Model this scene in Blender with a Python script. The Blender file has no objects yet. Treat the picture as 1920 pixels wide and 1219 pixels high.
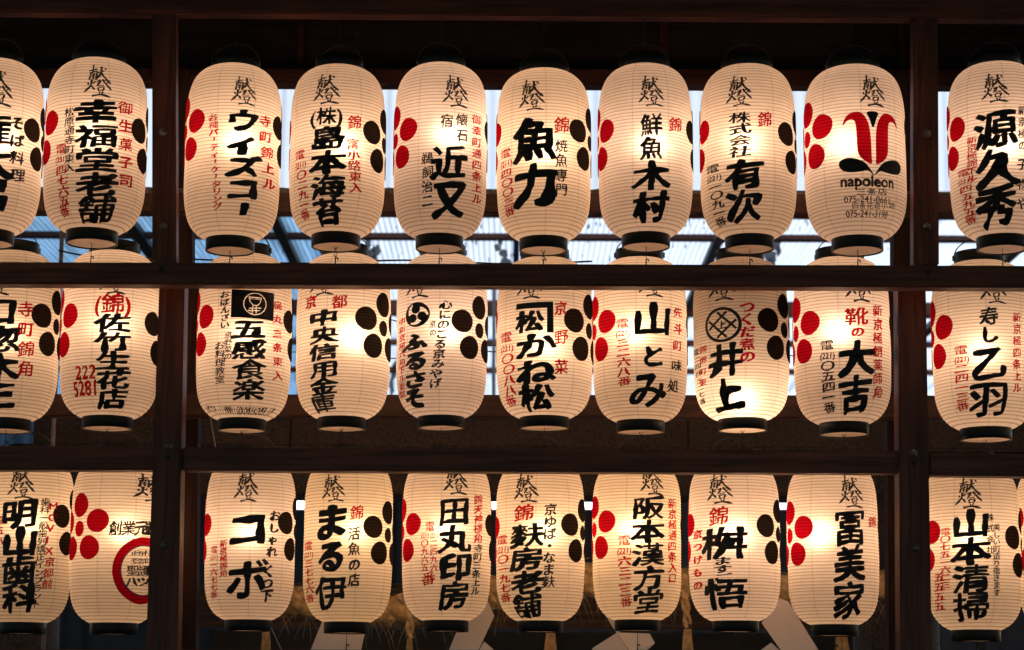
import bpy, bmesh, math, random
from mathutils import Vector, Matrix, noise
R_ = math.radians
random.seed(7)
scn = bpy.context.scene
col = scn.collection

# ------------------------------------------------------------------ camera, world, sun, exposure
F = 3900.0                      # focal length in pixels of the 1920 x 1219 photograph
PITCH, ROLL = R_(10.5), R_(0.27)
CAM = Vector((0, 0, 1.6))
_r, _u = Vector((1, 0, 0)), Vector((0, -math.sin(PITCH), math.cos(PITCH)))
FWD = Vector((0, math.cos(PITCH), math.sin(PITCH)))
RIGHT = _r * math.cos(ROLL) + _u * math.sin(ROLL)
UP = _u * math.cos(ROLL) - _r * math.sin(ROLL)
cd = bpy.data.cameras.new('camera')
cam = bpy.data.objects.new('camera', cd)
col.objects.link(cam)
cd.sensor_width = 36
cd.lens = 36 * F / 1920
cd.clip_end = 500
M = Matrix((RIGHT, UP, -FWD)).transposed().to_4x4()
M.translation = CAM
cam.matrix_world = M
cd.dof.use_dof = True
cd.dof.focus_distance = 6.5
cd.dof.aperture_fstop = 4.5
scn.camera = cam

w = bpy.data.worlds.new('World')
scn.world = w
w.use_nodes = True
nt = w.node_tree
sky = nt.nodes.new('ShaderNodeTexSky')
sky.sky_type = 'NISHITA'
sky.sun_disc = False
sky.sun_elevation = R_(42)
sky.sun_rotation = R_(20)
sky.air_density = 1.4
sky.dust_density = 3.0
bg = nt.nodes['Background']
bg.inputs['Strength'].default_value = 0.07
nt.links.new(sky.outputs['Color'], bg.inputs['Color'])
sd = bpy.data.lights.new('sun', 'SUN')
sd.energy = 2.6
sd.angle = R_(14)
sd.color = (1, 0.96, 0.9)
sun = bpy.data.objects.new('sun', sd)
col.objects.link(sun)
_el, _az = R_(42), R_(20)       # from behind the rack, so its front stays in shade
sun.rotation_euler = Vector((-math.sin(_az) * math.cos(_el), -math.cos(_az) * math.cos(_el), -math.sin(_el))).to_track_quat('-Z', 'Y').to_euler()
vs = scn.view_settings
vs.view_transform = 'Standard'
vs.look = 'None'
vs.exposure = 1.0
vs.gamma = 1.0
scn.cycles.use_denoising = True
scn.cycles.max_bounces = 8
scn.cycles.diffuse_bounces = 5
scn.cycles.transmission_bounces = 6
scn.cycles.sample_clamp_indirect = 4.0
BULB_W = 1.10

# ------------------------------------------------------------------ helpers
def ray(px, py):
    return FWD + RIGHT * ((px - 960) / F) + UP * ((609.5 - py) / F)

def at(px, py, Y):
    """point where the sight line through a photo pixel meets the upright plane y = Y"""
    d = ray(px, py)
    return CAM + d * (Y / d.y)

def obj(name, bm, mat, parent=None, smooth=False):
    me = bpy.data.meshes.new(name)
    bm.to_mesh(me)
    bm.free()
    o = bpy.data.objects.new(name, me)
    col.objects.link(o)
    me.materials.append(mat)
    if smooth:
        for p in me.polygons:
            p.use_smooth = True
    if parent:
        o.parent = parent
    return o

def share(name, me, parent):
    o = bpy.data.objects.new(name, me)
    col.objects.link(o)
    o.parent = parent
    return o

def tag(o, label=None, cat=None, group=None, kind=None):
    if label: o['label'] = label
    if cat: o['category'] = cat
    if group: o['group'] = group
    if kind: o['kind'] = kind
    return o

def empty(name, loc, label, cat, group=None):
    o = bpy.data.objects.new(name, None)
    o.empty_display_size = 0.1
    o.location = loc
    col.objects.link(o)
    return tag(o, label, cat, group)

def add_box(bm, x0, x1, y0, y1, z0, z1, bev=0.0):
    b2 = bmesh.new()
    bmesh.ops.create_cube(b2, size=1)
    for v in b2.verts:
        v.co = Vector(((x0 + x1) / 2 + v.co.x * (x1 - x0), (y0 + y1) / 2 + v.co.y * (y1 - y0), (z0 + z1) / 2 + v.co.z * (z1 - z0)))
    if bev:
        bmesh.ops.bevel(b2, geom=b2.edges[:], offset=bev, segments=2, affect='EDGES')
    _merge(bm, b2)

def _merge(bm, b2):
    me = bpy.data.meshes.new('tmp')
    b2.to_mesh(me)
    b2.free()
    bm.from_mesh(me)
    bpy.data.meshes.remove(me)

def add_hexa(bm, front, depth, bev=0.0):
    """front: four points (top left, top right, bottom right, bottom left); pushed back by depth"""
    b2 = bmesh.new()
    f = [b2.verts.new(p) for p in front]
    k = [b2.verts.new(Vector(p) + Vector((0, depth, 0))) for p in front]
    b2.faces.new(f)
    b2.faces.new(k[::-1])
    for i in range(4):
        j = (i + 1) % 4
        b2.faces.new((f[j], f[i], k[i], k[j]))
    bmesh.ops.recalc_face_normals(b2, faces=b2.faces[:])
    if bev:
        bmesh.ops.bevel(b2, geom=b2.edges[:], offset=bev, segments=2, affect='EDGES')
    _merge(bm, b2)

def add_tube(bm, pts, rad, seg=8, cap=True):
    pts = [Vector(p) for p in pts]
    n = len(pts)
    rads = rad if isinstance(rad, (list, tuple)) else [rad] * n
    rings = []
    side = None
    for i, p in enumerate(pts):
        t = (pts[min(i + 1, n - 1)] - pts[max(i - 1, 0)]).normalized()
        if side is None:
            side = t.orthogonal().normalized()
        else:
            side = (side - t * side.dot(t))
            side = side.normalized() if side.length > 1e-6 else t.orthogonal().normalized()
        b = t.cross(side)
        rings.append([bm.verts.new(p + (side * math.cos(2 * math.pi * k / seg) + b * math.sin(2 * math.pi * k / seg)) * rads[i]) for k in range(seg)])
    for a, c in zip(rings, rings[1:]):
        for k in range(seg):
            bm.faces.new((a[k], a[(k + 1) % seg], c[(k + 1) % seg], c[k]))
    if cap:
        bm.faces.new(rings[0][::-1])
        bm.faces.new(rings[-1])

def add_lathe(bm, prof, seg=48, cap0=False, cap1=False):
    rings = []
    for r, z in prof:
        rings.append([bm.verts.new((r * math.sin(2 * math.pi * k / seg), -r * math.cos(2 * math.pi * k / seg), z)) for k in range(seg)])
    for a, c in zip(rings, rings[1:]):
        for k in range(seg):
            bm.faces.new((a[k], a[(k + 1) % seg], c[(k + 1) % seg], c[k]))
    if cap0: bm.faces.new(rings[0][::-1])
    if cap1: bm.faces.new(rings[-1])
    return rings

# ------------------------------------------------------------------ materials
def mat(name):
    m = bpy.data.materials.new(name)
    m.use_nodes = True
    n = m.node_tree
    return m, n, n.nodes, n.links, n.nodes['Principled BSDF']

def N(nodes, kind, **kw):
    x = nodes.new('ShaderNode' + kind)
    for k, v in kw.items():
        if k in x.inputs: x.inputs[k].default_value = v
        else: setattr(x, k, v)
    return x

def plain(name, c, rough=0.6, metal=0.0, var=0.0, vscale=12.0):
    m, n, nodes, links, b = mat(name)
    b.inputs['Roughness'].default_value = rough
    b.inputs['Metallic'].default_value = metal
    b.inputs['Base Color'].default_value = (*c, 1)
    if var:
        tc = N(nodes, 'TexCoord')
        no = N(nodes, 'TexNoise', Scale=vscale, Detail=5.0)
        links.new(tc.outputs['Object'], no.inputs['Vector'])
        rp = N(nodes, 'ValToRGB')
        rp.color_ramp.elements[0].position = 0.3
        rp.color_ramp.elements[1].position = 0.72
        rp.color_ramp.elements[0].color = (*[x * (1 - var) for x in c], 1)
        rp.color_ramp.elements[1].color = (*[x * (1 + var) for x in c], 1)
        links.new(no.outputs['Fac'], rp.inputs['Fac'])
        links.new(rp.outputs['Color'], b.inputs['Base Color'])
        bp = N(nodes, 'Bump', Strength=0.25, Distance=0.004)
        links.new(no.outputs['Fac'], bp.inputs['Height'])
        links.new(bp.outputs['Normal'], b.inputs['Normal'])
    return m

def wood(name, c, axis, rough=0.55):
    m, n, nodes, links, b = mat(name)
    tc = N(nodes, 'TexCoord')
    mp = N(nodes, 'Mapping')
    s = [22, 22, 22]
    s['xyz'.index(axis)] = 1.1
    mp.inputs['Scale'].default_value = s
    links.new(tc.outputs['Object'], mp.inputs['Vector'])
    no = N(nodes, 'TexNoise', Scale=2.2, Detail=7.0, Distortion=0.6)
    links.new(mp.outputs['Vector'], no.inputs['Vector'])
    n2 = N(nodes, 'TexNoise', Scale=1.7, Detail=3.0)
    links.new(tc.outputs['Object'], n2.inputs['Vector'])
    rp = N(nodes, 'ValToRGB')
    e = rp.color_ramp.elements
    e[0].position, e[1].position = 0.32, 0.7
    e[0].color = (*[x * 0.45 for x in c], 1)
    e[1].color = (*[x * 1.45 for x in c], 1)
    links.new(no.outputs['Fac'], rp.inputs['Fac'])
    mx = N(nodes, 'MixRGB', blend_type='MULTIPLY', Fac=0.55)
    r2 = N(nodes, 'ValToRGB')
    r2.color_ramp.elements[0].position, r2.color_ramp.elements[1].position = 0.35, 0.65
    r2.color_ramp.elements[0].color = (0.45, 0.42, 0.42, 1)
    links.new(n2.outputs['Fac'], r2.inputs['Fac'])
    links.new(rp.outputs['Color'], mx.inputs[1])
    links.new(r2.outputs['Color'], mx.inputs[2])
    links.new(mx.outputs['Color'], b.inputs['Base Color'])
    b.inputs['Roughness'].default_value = rough
    b.inputs['Specular IOR Level'].default_value = 0.3
    bp = N(nodes, 'Bump', Strength=0.35, Distance=0.002)
    links.new(no.outputs['Fac'], bp.inputs['Height'])
    links.new(bp.outputs['Normal'], b.inputs['Normal'])
    return m

WX = wood('dark_stained_wood_lengthwise', (0.135, 0.044, 0.025), 'x')
WZ = wood('dark_stained_wood_upright', (0.135, 0.044, 0.025), 'z')
WY = wood('dark_stained_wood_rafter', (0.045, 0.024, 0.018), 'y')
WRED = wood('reddish_old_wood', (0.046, 0.016, 0.010), 'x')
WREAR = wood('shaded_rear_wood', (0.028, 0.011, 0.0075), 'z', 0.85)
BOARD = wood('blackened_board', (0.016, 0.011, 0.010), 'x', 0.8)
LACQ = plain('black_lacquer', (0.004, 0.0065, 0.006), 0.42)
LACQ.node_tree.nodes['Principled BSDF'].inputs['Specular IOR Level'].default_value = 0.22
IRON = plain('black_iron_wire', (0.012, 0.011, 0.011), 0.5, 0.4)
BOLT = plain('galvanised_bolt', (0.16, 0.15, 0.14), 0.5, 0.7, 0.4, 90)
INK = plain('black_brush_ink', (0.006, 0.006, 0.0065), 0.7)
STONE = plain('speckled_granite', (0.070, 0.053, 0.043), 0.9, 0, 0.55, 85)
GREEN = plain('dark_grey_green_paint', (0.022, 0.023, 0.018), 0.7, 0, 0.2, 8)
ASPH = plain('asphalt', (0.05, 0.05, 0.05), 0.9, 0, 0.3, 6)
DARK = plain('dark_plaster', (0.012, 0.0075, 0.005), 0.9, 0, 0.5, 4)
STRAW = plain('dry_rice_straw', (0.50, 0.37, 0.19), 0.8, 0, 0.45, 45)
CABLE = plain('pale_cable', (0.35, 0.33, 0.30), 0.6)
DCABLE = plain('dark_cable', (0.012, 0.012, 0.014), 0.6)
GALV = plain('grey_pipe', (0.20, 0.17, 0.155), 0.5, 0.0, 0.2, 20)
SLATE = plain('weathered_rafter_edge', (0.10, 0.10, 0.11), 0.7, 0, 0.3, 9)

def paper_material(name, seed):
    m, n, nodes, links, b = mat(name)
    nodes.remove(b)
    out = nodes['Material Output']
    uv = N(nodes, 'UVMap')
    sep = N(nodes, 'SeparateXYZ')
    links.new(uv.outputs['UV'], sep.inputs[0])
    def M_(op, a, bb=None, c=None):
        x = N(nodes, 'Math', operation=op)
        for i, q in enumerate((a, bb, c)):
            if q is None: continue
            if isinstance(q, (int, float)): x.inputs[i].default_value = q
            else: links.new(q, x.inputs[i])
        return x.outputs[0]
    # bamboo hoops: a narrow darker line once per unit of v
    fv = M_('FRACT', sep.outputs['Y'])
    dv = M_('ABSOLUTE', M_('SUBTRACT', fv, 0.5))          # 0 in mid span, .5 on the hoop
    hoop = N(nodes, 'MapRange', interpolation_type='SMOOTHSTEP')
    hoop.inputs['From Min'].default_value = 0.29
    hoop.inputs['From Max'].default_value = 0.44
    links.new(dv, hoop.inputs['Value'])
    # pasted seams of the paper sheets: upright lines, ten round the lantern
    fu = M_('FRACT', M_('MULTIPLY', sep.outputs['X'], 8.0))
    du = M_('ABSOLUTE', M_('SUBTRACT', fu, 0.5))
    seam = N(nodes, 'MapRange', interpolation_type='SMOOTHSTEP')
    seam.inputs['From Min'].default_value = 0.470
    seam.inputs['From Max'].default_value = 0.488
    links.new(du, seam.inputs['Value'])
    tc = N(nodes, 'TexCoord')
    no = N(nodes, 'TexNoise', Scale=9.0, Detail=6.0, Roughness=0.6)
    mp = N(nodes, 'Mapping')
    mp.inputs['Location'].default_value = (seed, seed * 2, 0)
    links.new(tc.outputs['Object'], mp.inputs['Vector'])
    links.new(mp.outputs['Vector'], no.inputs['Vector'])
    nf = N(nodes, 'TexNoise', Scale=60.0, Detail=3.0)
    links.new(mp.outputs['Vector'], nf.inputs['Vector'])
    mott = M_('ADD', M_('MULTIPLY', no.outputs['Fac'], 0.30), M_('MULTIPLY', nf.outputs['Fac'], 0.14))
    val = M_('ADD', mott, 0.78)
    val = M_('MULTIPLY', val, M_('SUBTRACT', 1.0, M_('MULTIPLY', hoop.outputs[0], 0.28)))
    val = M_('MULTIPLY', val, M_('SUBTRACT', 1.0, M_('MULTIPLY', seam.outputs[0], 0.15)))
    tint = N(nodes, 'MixRGB')
    tint.inputs[1].default_value = (0.815, 0.72, 0.60, 1)
    tint.inputs[2].default_value = (0.70, 0.52, 0.33, 1)
    links.new(M_('MULTIPLY', hoop.outputs[0], 0.8), tint.inputs['Fac'])
    vec = N(nodes, 'VectorMath', operation='SCALE')
    links.new(tint.outputs[0], vec.inputs[0])
    links.new(val, vec.inputs['Scale'])
    tr = N(nodes, 'BsdfTranslucent')
    df = N(nodes, 'BsdfDiffuse')
    links.new(vec.outputs[0], tr.inputs['Color'])
    links.new(vec.outputs[0], df.inputs['Color'])
    rf = N(nodes, 'BsdfRefraction')
    rf.inputs['IOR'].default_value = 1.38
    rf.inputs['Roughness'].default_value = 1.0
    links.new(vec.outputs[0], rf.inputs['Color'])
    mx = N(nodes, 'MixShader')
    mx.inputs[0].default_value = 0.42
    links.new(tr.outputs[0], mx.inputs[1])
    links.new(df.outputs[0], mx.inputs[2])
    m2 = N(nodes, 'MixShader')
    m2.inputs[0].default_value = 0.16
    links.new(mx.outputs[0], m2.inputs[1])
    links.new(rf.outputs[0], m2.inputs[2])
    links.new(m2.outputs[0], out.inputs['Surface'])
    return m

PAPER = [paper_material('lantern_paper', 0.0), paper_material('lantern_paper_mottled', 3.7), paper_material('lantern_paper_aged', 8.1)]

def thin_paint(name, c, tfac, hoops=0.0):
    m, n, nodes, links, b = mat(name)
    nodes.remove(b)
    tr = N(nodes, 'BsdfTranslucent')
    tr.inputs['Color'].default_value = (*c, 1)
    df = N(nodes, 'BsdfDiffuse')
    df.inputs['Color'].default_value = (*c, 1)
    mx = N(nodes, 'MixShader')
    mx.inputs[0].default_value = 1 - tfac
    if hoops:                        # the paint lies thinner and darker over each bamboo hoop
        uv = N(nodes, 'UVMap')
        sep = N(nodes, 'SeparateXYZ')
        links.new(uv.outputs['UV'], sep.inputs[0])
        fr = N(nodes, 'Math', operation='FRACT')
        links.new(sep.outputs['Y'], fr.inputs[0])
        pp = N(nodes, 'Math', operation='PINGPONG')
        links.new(sep.outputs['Y'], pp.inputs[0])
        pp.inputs[1].default_value = 0.5
        mr = N(nodes, 'MapRange', interpolation_type='SMOOTHSTEP')
        mr.inputs['From Min'].default_value = 0.03
        mr.inputs['From Max'].default_value = 0.24
        mr.inputs['To Min'].default_value = 1 - hoops
        links.new(pp.outputs[0], mr.inputs['Value'])
        sc_ = N(nodes, 'VectorMath', operation='SCALE')
        sc_.inputs[0].default_value = c
        links.new(mr.outputs[0], sc_.inputs['Scale'])
        links.new(sc_.outputs[0], tr.inputs['Color'])
        links.new(sc_.outputs[0], df.inputs['Color'])
    links.new(tr.outputs[0], mx.inputs[1])
    links.new(df.outputs[0], mx.inputs[2])
    links.new(mx.outputs[0], nodes['Material Output'].inputs['Surface'])
    return m

RED = thin_paint('red_crest_paint', (0.40, 0.004, 0.014), 0.75, 0.5)
REDINK = thin_paint('red_brush_ink', (0.52, 0.012, 0.014), 0.55, 0.25)
PINKINK = thin_paint('crimson_brush_ink', (0.60, 0.012, 0.05), 0.55)
CRESTBLACK = thin_paint('black_crest_paint', (0.020, 0.014, 0.011), 0.6, 0.5)
CREAM = thin_paint('cream_line_paint', (0.70, 0.62, 0.48), 0.5)
BLUE = thin_paint('blue_line_paint', (0.03, 0.05, 0.20), 0.5)
SHIDE = thin_paint('white_folded_paper', (0.90, 0.86, 0.83), 0.25)

def sheet_material(name, c, t, dirt):
    """translucent corrugated sheeting with grime"""
    m, n, nodes, links, b = mat(name)
    nodes.remove(b)
    tc = N(nodes, 'TexCoord')
    mp = N(nodes, 'Mapping')
    mp.inputs['Scale'].default_value = (14, 0.7, 0.7)
    links.new(tc.outputs['Object'], mp.inputs['Vector'])
    no = N(nodes, 'TexNoise', Scale=1.6, Detail=6.0)
    links.new(mp.outputs['Vector'], no.inputs['Vector'])
    rp = N(nodes, 'ValToRGB')
    rp.color_ramp.elements[0].position, rp.color_ramp.elements[1].position = 0.30, 0.30 + 0.28
    rp.color_ramp.elements[0].color = (*[x * (1 - dirt) for x in c], 1)
    rp.color_ramp.elements[1].color = (*c, 1)
    links.new(no.outputs['Fac'], rp.inputs['Fac'])
    tr = N(nodes, 'BsdfTranslucent')
    df = N(nodes, 'BsdfDiffuse')
    links.new(rp.outputs[0], tr.inputs['Color'])
    links.new(rp.outputs[0], df.inputs['Color'])
    mx = N(nodes, 'MixShader')
    mx.inputs[0].default_value = 1 - t
    links.new(tr.outputs[0], mx.inputs[1])
    links.new(df.outputs[0], mx.inputs[2])
    links.new(mx.outputs[0], nodes['Material Output'].inputs['Surface'])
    return m

SHEET = sheet_material('clear_corrugated_sheet', (0.64, 0.76, 0.93), 0.93, 0.2)
SHEETB = sheet_material('blue_aged_corrugated_sheet', (0.22, 0.42, 0.66), 0.9, 0.55)
SHEETW = sheet_material('clear_upright_sheet', (0.47, 0.56, 0.70), 0.9, 0.12)

def lamp_material(name, c, s):
    m, n, nodes, links, b = mat(name)
    b.inputs['Emission Color'].default_value = (*c, 1)
    b.inputs['Emission Strength'].default_value = s
    return m
TUBE = lamp_material('lit_fluorescent_tube', (0.75, 0.87, 1.0), 2.6)

# ------------------------------------------------------------------ ground and the roofs
bm = bmesh.new()
bmesh.ops.create_grid(bm, x_segments=2, y_segments=2, size=150)
tag(obj('ground', bm, ASPH), kind='structure')

ZC = CAM.z
bm = bmesh.new()
add_box(bm, -13, 13, -9.0, 12.0, ZC + 4.3, ZC + 4.5)  # unseen roof added overhead to keep skylight off the rack front
tag(obj('sky_block_roof', bm, BOARD), 'unseen dark roof added over the rack to block skylight from its front', 'roof')

# ------------------------------------------------------------------ the timber rack
YT, YM, YB = 6.36, 6.60, 6.96         # depth of the top, middle and bottom row of lanterns

def beam(name, Yf, depth, pl, pr, m, label, cat='beam', bev=0.005):
    """pl, pr = (x, y top, y bottom) in photo pixels at the left and right end"""
    root_pts = []
    for (x, yt, yb) in (pl, pr):
        a = at(x, yt, Yf)
        z = at(x, yb, Yf)
        dz = (z.z - ZC) * depth / Yf        # the underside shows below the front arris
        root_pts.append((a, z + Vector((0, 0, dz * 0.8))))
    bm = bmesh.new()
    base = (root_pts[0][1] + root_pts[1][1]) / 2
    fr = [root_pts[0][0] - base, root_pts[1][0] - base, root_pts[1][1] - base, root_pts[0][1] - base]
    add_hexa(bm, fr, depth, bev)
    o = obj(name, bm, m)
    o.location = base
    tag(o, label, cat)
    return o

topb = beam('wooden_beam', YT - 0.03, 0.06, (-250, -260, 30), (2170, -240, 46), WX, 'broad dark beam along the very top, carrying the top row of lanterns')
midb = beam('wooden_beam', YT - 0.045, 0.07, (-250, 490, 538), (2170, 499, 547), WX, 'brown beam crossing the whole width between the top and middle rows of lanterns')
lowL = beam('wooden_beam', YM - 0.045, 0.07, (-250, 836, 884), (290, 837, 885), WX, 'short dark beam left of the left post, under the middle row of lanterns')
lowM = beam('wooden_beam', YM - 0.045, 0.07, (342, 838, 886), (1689, 845, 891), WX, 'long dark beam between the two posts, under the middle row of lanterns')
lowR = beam('wooden_beam', YM - 0.045, 0.07, (1743, 849, 895), (2170, 853, 900), WX, 'short dark beam right of the right post, under the middle row of lanterns')
botb = beam('wooden_beam', YB - 0.035, 0.07, (-250, 1217, 1275), (2170, 1221, 1280), WX, 'dark beam along the bottom edge under the lowest row of lanterns')
railb = beam('wooden_beam', 7.0, 0.08, (-250, 127, 163), (2170, 131, 172), WRED, 'reddish rail behind the top row of lanterns, above the bright panels')
h2 = beam('wooden_beam', YM - 0.03, 0.06, (-250, 360, 404), (2170, 365, 408), WRED, 'reddish beam seen low between the top lanterns, carrying the middle row')
h3 = beam('wooden_beam', YB - 0.03, 0.06, (-250, 738, 783), (2170, 742, 790), WRED, 'reddish beam seen low between the middle lanterns, carrying the bottom row')
brd = beam('dark_board', 7.1, 0.03, (-250, -260, 132), (2170, -255, 136), BOARD, 'blackened boarding behind the tops of the top row of lanterns', 'boarding')
for px in (565, 1245, 1690):
    p = at(px, 90, 7.097)
    bm = bmesh.new()
    add_box(bm, p.x - brd.location.x - 0.012, p.x - brd.location.x + 0.012, -0.012, 0.0, -0.02, 0.5, 0.003)
    obj('batten', bm, WRED, brd)

def bolt(parent, px, py, Y, r=0.0095):
    p = at(px, py, Y) - parent.location
    b2 = bmesh.new()
    bmesh.ops.create_cone(b2, cap_ends=True, segments=6, radius1=r * 1.5, radius2=r * 1.5, depth=0.004, matrix=Matrix.Translation(p + Vector((0, -0.002, 0))) @ Matrix.Rotation(R_(90), 4, 'X'))
    bmesh.ops.create_uvsphere(b2, u_segments=14, v_segments=8, radius=r, matrix=Matrix.Translation(p + Vector((0, -0.003, 0))))
    return obj('bolt', b2, BOLT, parent, True)

def post(name, Yf, depth, top, bot, label, bolts=(), m=WZ):
    """top, bot = (x left, x right, y) in photo pixels"""
    a, b_ = at(top[0], top[2], Yf), at(top[1], top[2], Yf)
    c, d = at(bot[1], bot[2], Yf), at(bot[0], bot[2], Yf)
    base = (c + d) / 2
    bm = bmesh.new()
    add_hexa(bm, [a - base, b_ - base, c - base, d - base], depth, 0.004)
    o = obj(name, bm, m)
    o.location = base
    tag(o, label, 'post')
    for (x, y) in bolts:
        bolt(o, x, y, Yf)
    return o

upL = post('wooden_post', YT - 0.02, 0.06, (285, 329, 22), (285, 330, 490), 'upper left post of the rack, standing on the brown beam', [(306, 248), (306, 426)])
upR = post('wooden_post', YT - 0.02, 0.06, (1713, 1759, 30), (1713, 1761, 497), 'upper right post of the rack, standing on the brown beam', [(1738, 251), (1738, 426)])
loL = post('wooden_post', YM - 0.06, 0.09, (299, 346, 520), (270, 331, 1300), 'lower left post of the rack, below the brown beam', [(316, 838), (308, 1022)])
loR = post('wooden_post', YM - 0.06, 0.09, (1684, 1736, 525), (1689, 1749, 1300), 'lower right post of the rack, below the brown beam', [(1712, 851), (1716, 1028)])
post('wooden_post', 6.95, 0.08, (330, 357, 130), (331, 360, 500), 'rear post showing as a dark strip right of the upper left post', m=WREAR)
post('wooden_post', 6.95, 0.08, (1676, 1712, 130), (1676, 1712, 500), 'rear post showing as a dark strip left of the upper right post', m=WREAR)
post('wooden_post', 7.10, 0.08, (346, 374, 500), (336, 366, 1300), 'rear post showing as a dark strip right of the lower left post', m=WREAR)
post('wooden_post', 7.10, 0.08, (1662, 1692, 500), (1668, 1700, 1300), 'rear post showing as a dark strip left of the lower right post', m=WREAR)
# black boxes paint the shade of square holes in the beam and under bolts
for (par, px, py, Y) in ((midb, 303, 506, YT - 0.045), (midb, 1740, 511, YT - 0.045), (loL, 315, 858, YM - 0.06), (loR, 1714, 868, YM - 0.06)):
    p = at(px, py, Y) - par.location
    bm = bmesh.new()
    add_box(bm, p.x - 0.008, p.x + 0.008, p.y - 0.0015, p.y + 0.01, p.z - 0.008, p.z + 0.008)
    obj('hole_shade', bm, INK, par)

# ------------------------------------------------------------------ lanterns: shape
R0 = 0.150
HALF = 0.262                      # half the height of the paper
RC = 0.0755                       # radius of the black rings
NR = 51                           # bamboo hoops
def prof(z):
    """smooth radius of the unit lantern at height z from its centre"""
    q = min(1.0, abs(z) / (HALF * 1.012))
    s = 1 - (q ** 5.2) * 0.91
    return R0 * max(0.0, s) ** (1 / 2.7)
RING_R = prof(HALF)

def make_shade_mesh(pm, sd):
    bm = bmesh.new()
    uvl = bm.loops.layers.uv.new('UVMap')
    seg, sub = 80, 4
    rows = []
    rs = random.Random(sd)
    jit = [rs.uniform(-.0007, .0007) for _ in range(NR + 2)]
    for i in range(NR * sub + 1):
        t = i / (NR * sub)
        z = -HALF + 2 * HALF * t
        f_ = (i % sub) / sub
        z += (jit[i // sub] * (1 - f_) + jit[i // sub + 1] * f_) * (0 if i in (0, NR * sub) else 1)
        # hoops are evenly spaced along the meridian near the ends too
        bulge = 0.0011 * math.sin(math.pi * ((i % sub) / sub))
        rows.append((prof(z) + bulge - 0.0004, z, i / sub))
    rings = []
    for r, z, v in rows:
        ring = []
        for k in range(seg):
            a = 2 * math.pi * k / seg
            rr = r + 0.0021 * noise.noise((math.cos(a) * 2.0 + sd, math.sin(a) * 2.0, z * 11)) * (1 if abs(z) < HALF * .97 else .2)
            ring.append(bm.verts.new((rr * math.sin(a), -rr * math.cos(a), z)))
        rings.append(ring)
    for i in range(len(rings) - 1):
        for k in range(seg):
            k2 = (k + 1) % seg
            f = bm.faces.new((rings[i][k], rings[i][k2], rings[i + 1][k2], rings[i + 1][k]))
            f.smooth = True
            for lp, (uu, vv) in zip(f.loops, ((k, rows[i][2]), (k + 1, rows[i][2]), (k + 1, rows[i + 1][2]), (k, rows[i + 1][2]))):
                lp[uvl].uv = (uu / seg, vv)
    me = bpy.data.meshes.new('paper_shade')
    bm.to_mesh(me)
    bm.free()
    me.materials.append(pm)
    return me

def mesh_of(name, build, m, smooth=True):
    bm = bmesh.new()
    build(bm)
    bmesh.ops.recalc_face_normals(bm, faces=bm.faces[:])
    me = bpy.data.meshes.new(name)
    bm.to_mesh(me)
    bm.free()
    me.materials.append(m)
    for p in me.polygons:
        p.use_smooth = smooth
    return me

SHADES = [make_shade_mesh(p, 3 + i) for i, p in enumerate(PAPER * 2)]
RH = 0.038
def ring_profile(bm, z0, z1, light_stop):
    r = RING_R + 0.0035
    rin = r - 0.005
    add_lathe(bm, [(rin, z0), (r - 0.001, z0), (r, z0 + 0.001), (r, (z0 + z1) / 2), (r, z1 - 0.001), (r - 0.001, z1), (rin, z1), (rin, (z0 + z1) / 2), (rin, z0)], 56)
def b_low(bm): ring_profile(bm, -HALF - RH + 0.004, -HALF + 0.004, False)
def b_top(bm): ring_profile(bm, HALF - 0.004, HALF + RH - 0.004, True)
def b_light_stop(bm):  # disc added to stop bulb light rising through the otherwise open top
    add_lathe(bm, [(RING_R - 0.001, HALF + RH - 0.012), (RING_R - 0.001, HALF + RH - 0.009), (0.02, HALF + RH - 0.009)], 40, True, True)
def b_base(bm):
    add_lathe(bm, [(RING_R - 0.001, -HALF - RH + 0.0075), (0.006, -HALF - RH + 0.0075), (0.006, -HALF - RH + 0.011), (RING_R - 0.001, -HALF - RH + 0.011)], 40)
def b_bail(bm):
    r = RING_R + 0.004
    z0 = HALF + RH - 0.02
    pts = [(-r * math.cos(t), 0, z0 + 0.062 * math.sin(t)) for t in [math.pi * k / 24 for k in range(25)]]
    add_tube(bm, pts, 0.0019, 6)
    add_tube(bm, [(-r - .001, 0, z0 + .008), (-r - .001, 0, z0 - .008)], 0.004, 8)
    add_tube(bm, [(r + .001, 0, z0 + .008), (r + .001, 0, z0 - .008)], 0.004, 8)
ZB_ = -HALF - RH + 0.011
BASEPAPER = thin_paint('lantern_base_card', (0.86, 0.78, 0.68), 0.6)
RING_LOW = mesh_of('bottom_ring', b_low, LACQ)
RING_TOP = mesh_of('top_ring', b_top, LACQ)
LIGHT_STOP = mesh_of('top_light_stop', b_light_stop, LACQ)
BASE = mesh_of('base_card', b_base, BASEPAPER)
BAIL = mesh_of('bail', b_bail, plain('dull_wire', (0.05, 0.05, 0.053), 0.5, 0.3))
for me in (RING_LOW, RING_TOP):
    for p in me.polygons:
        p.use_smooth = True

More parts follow.
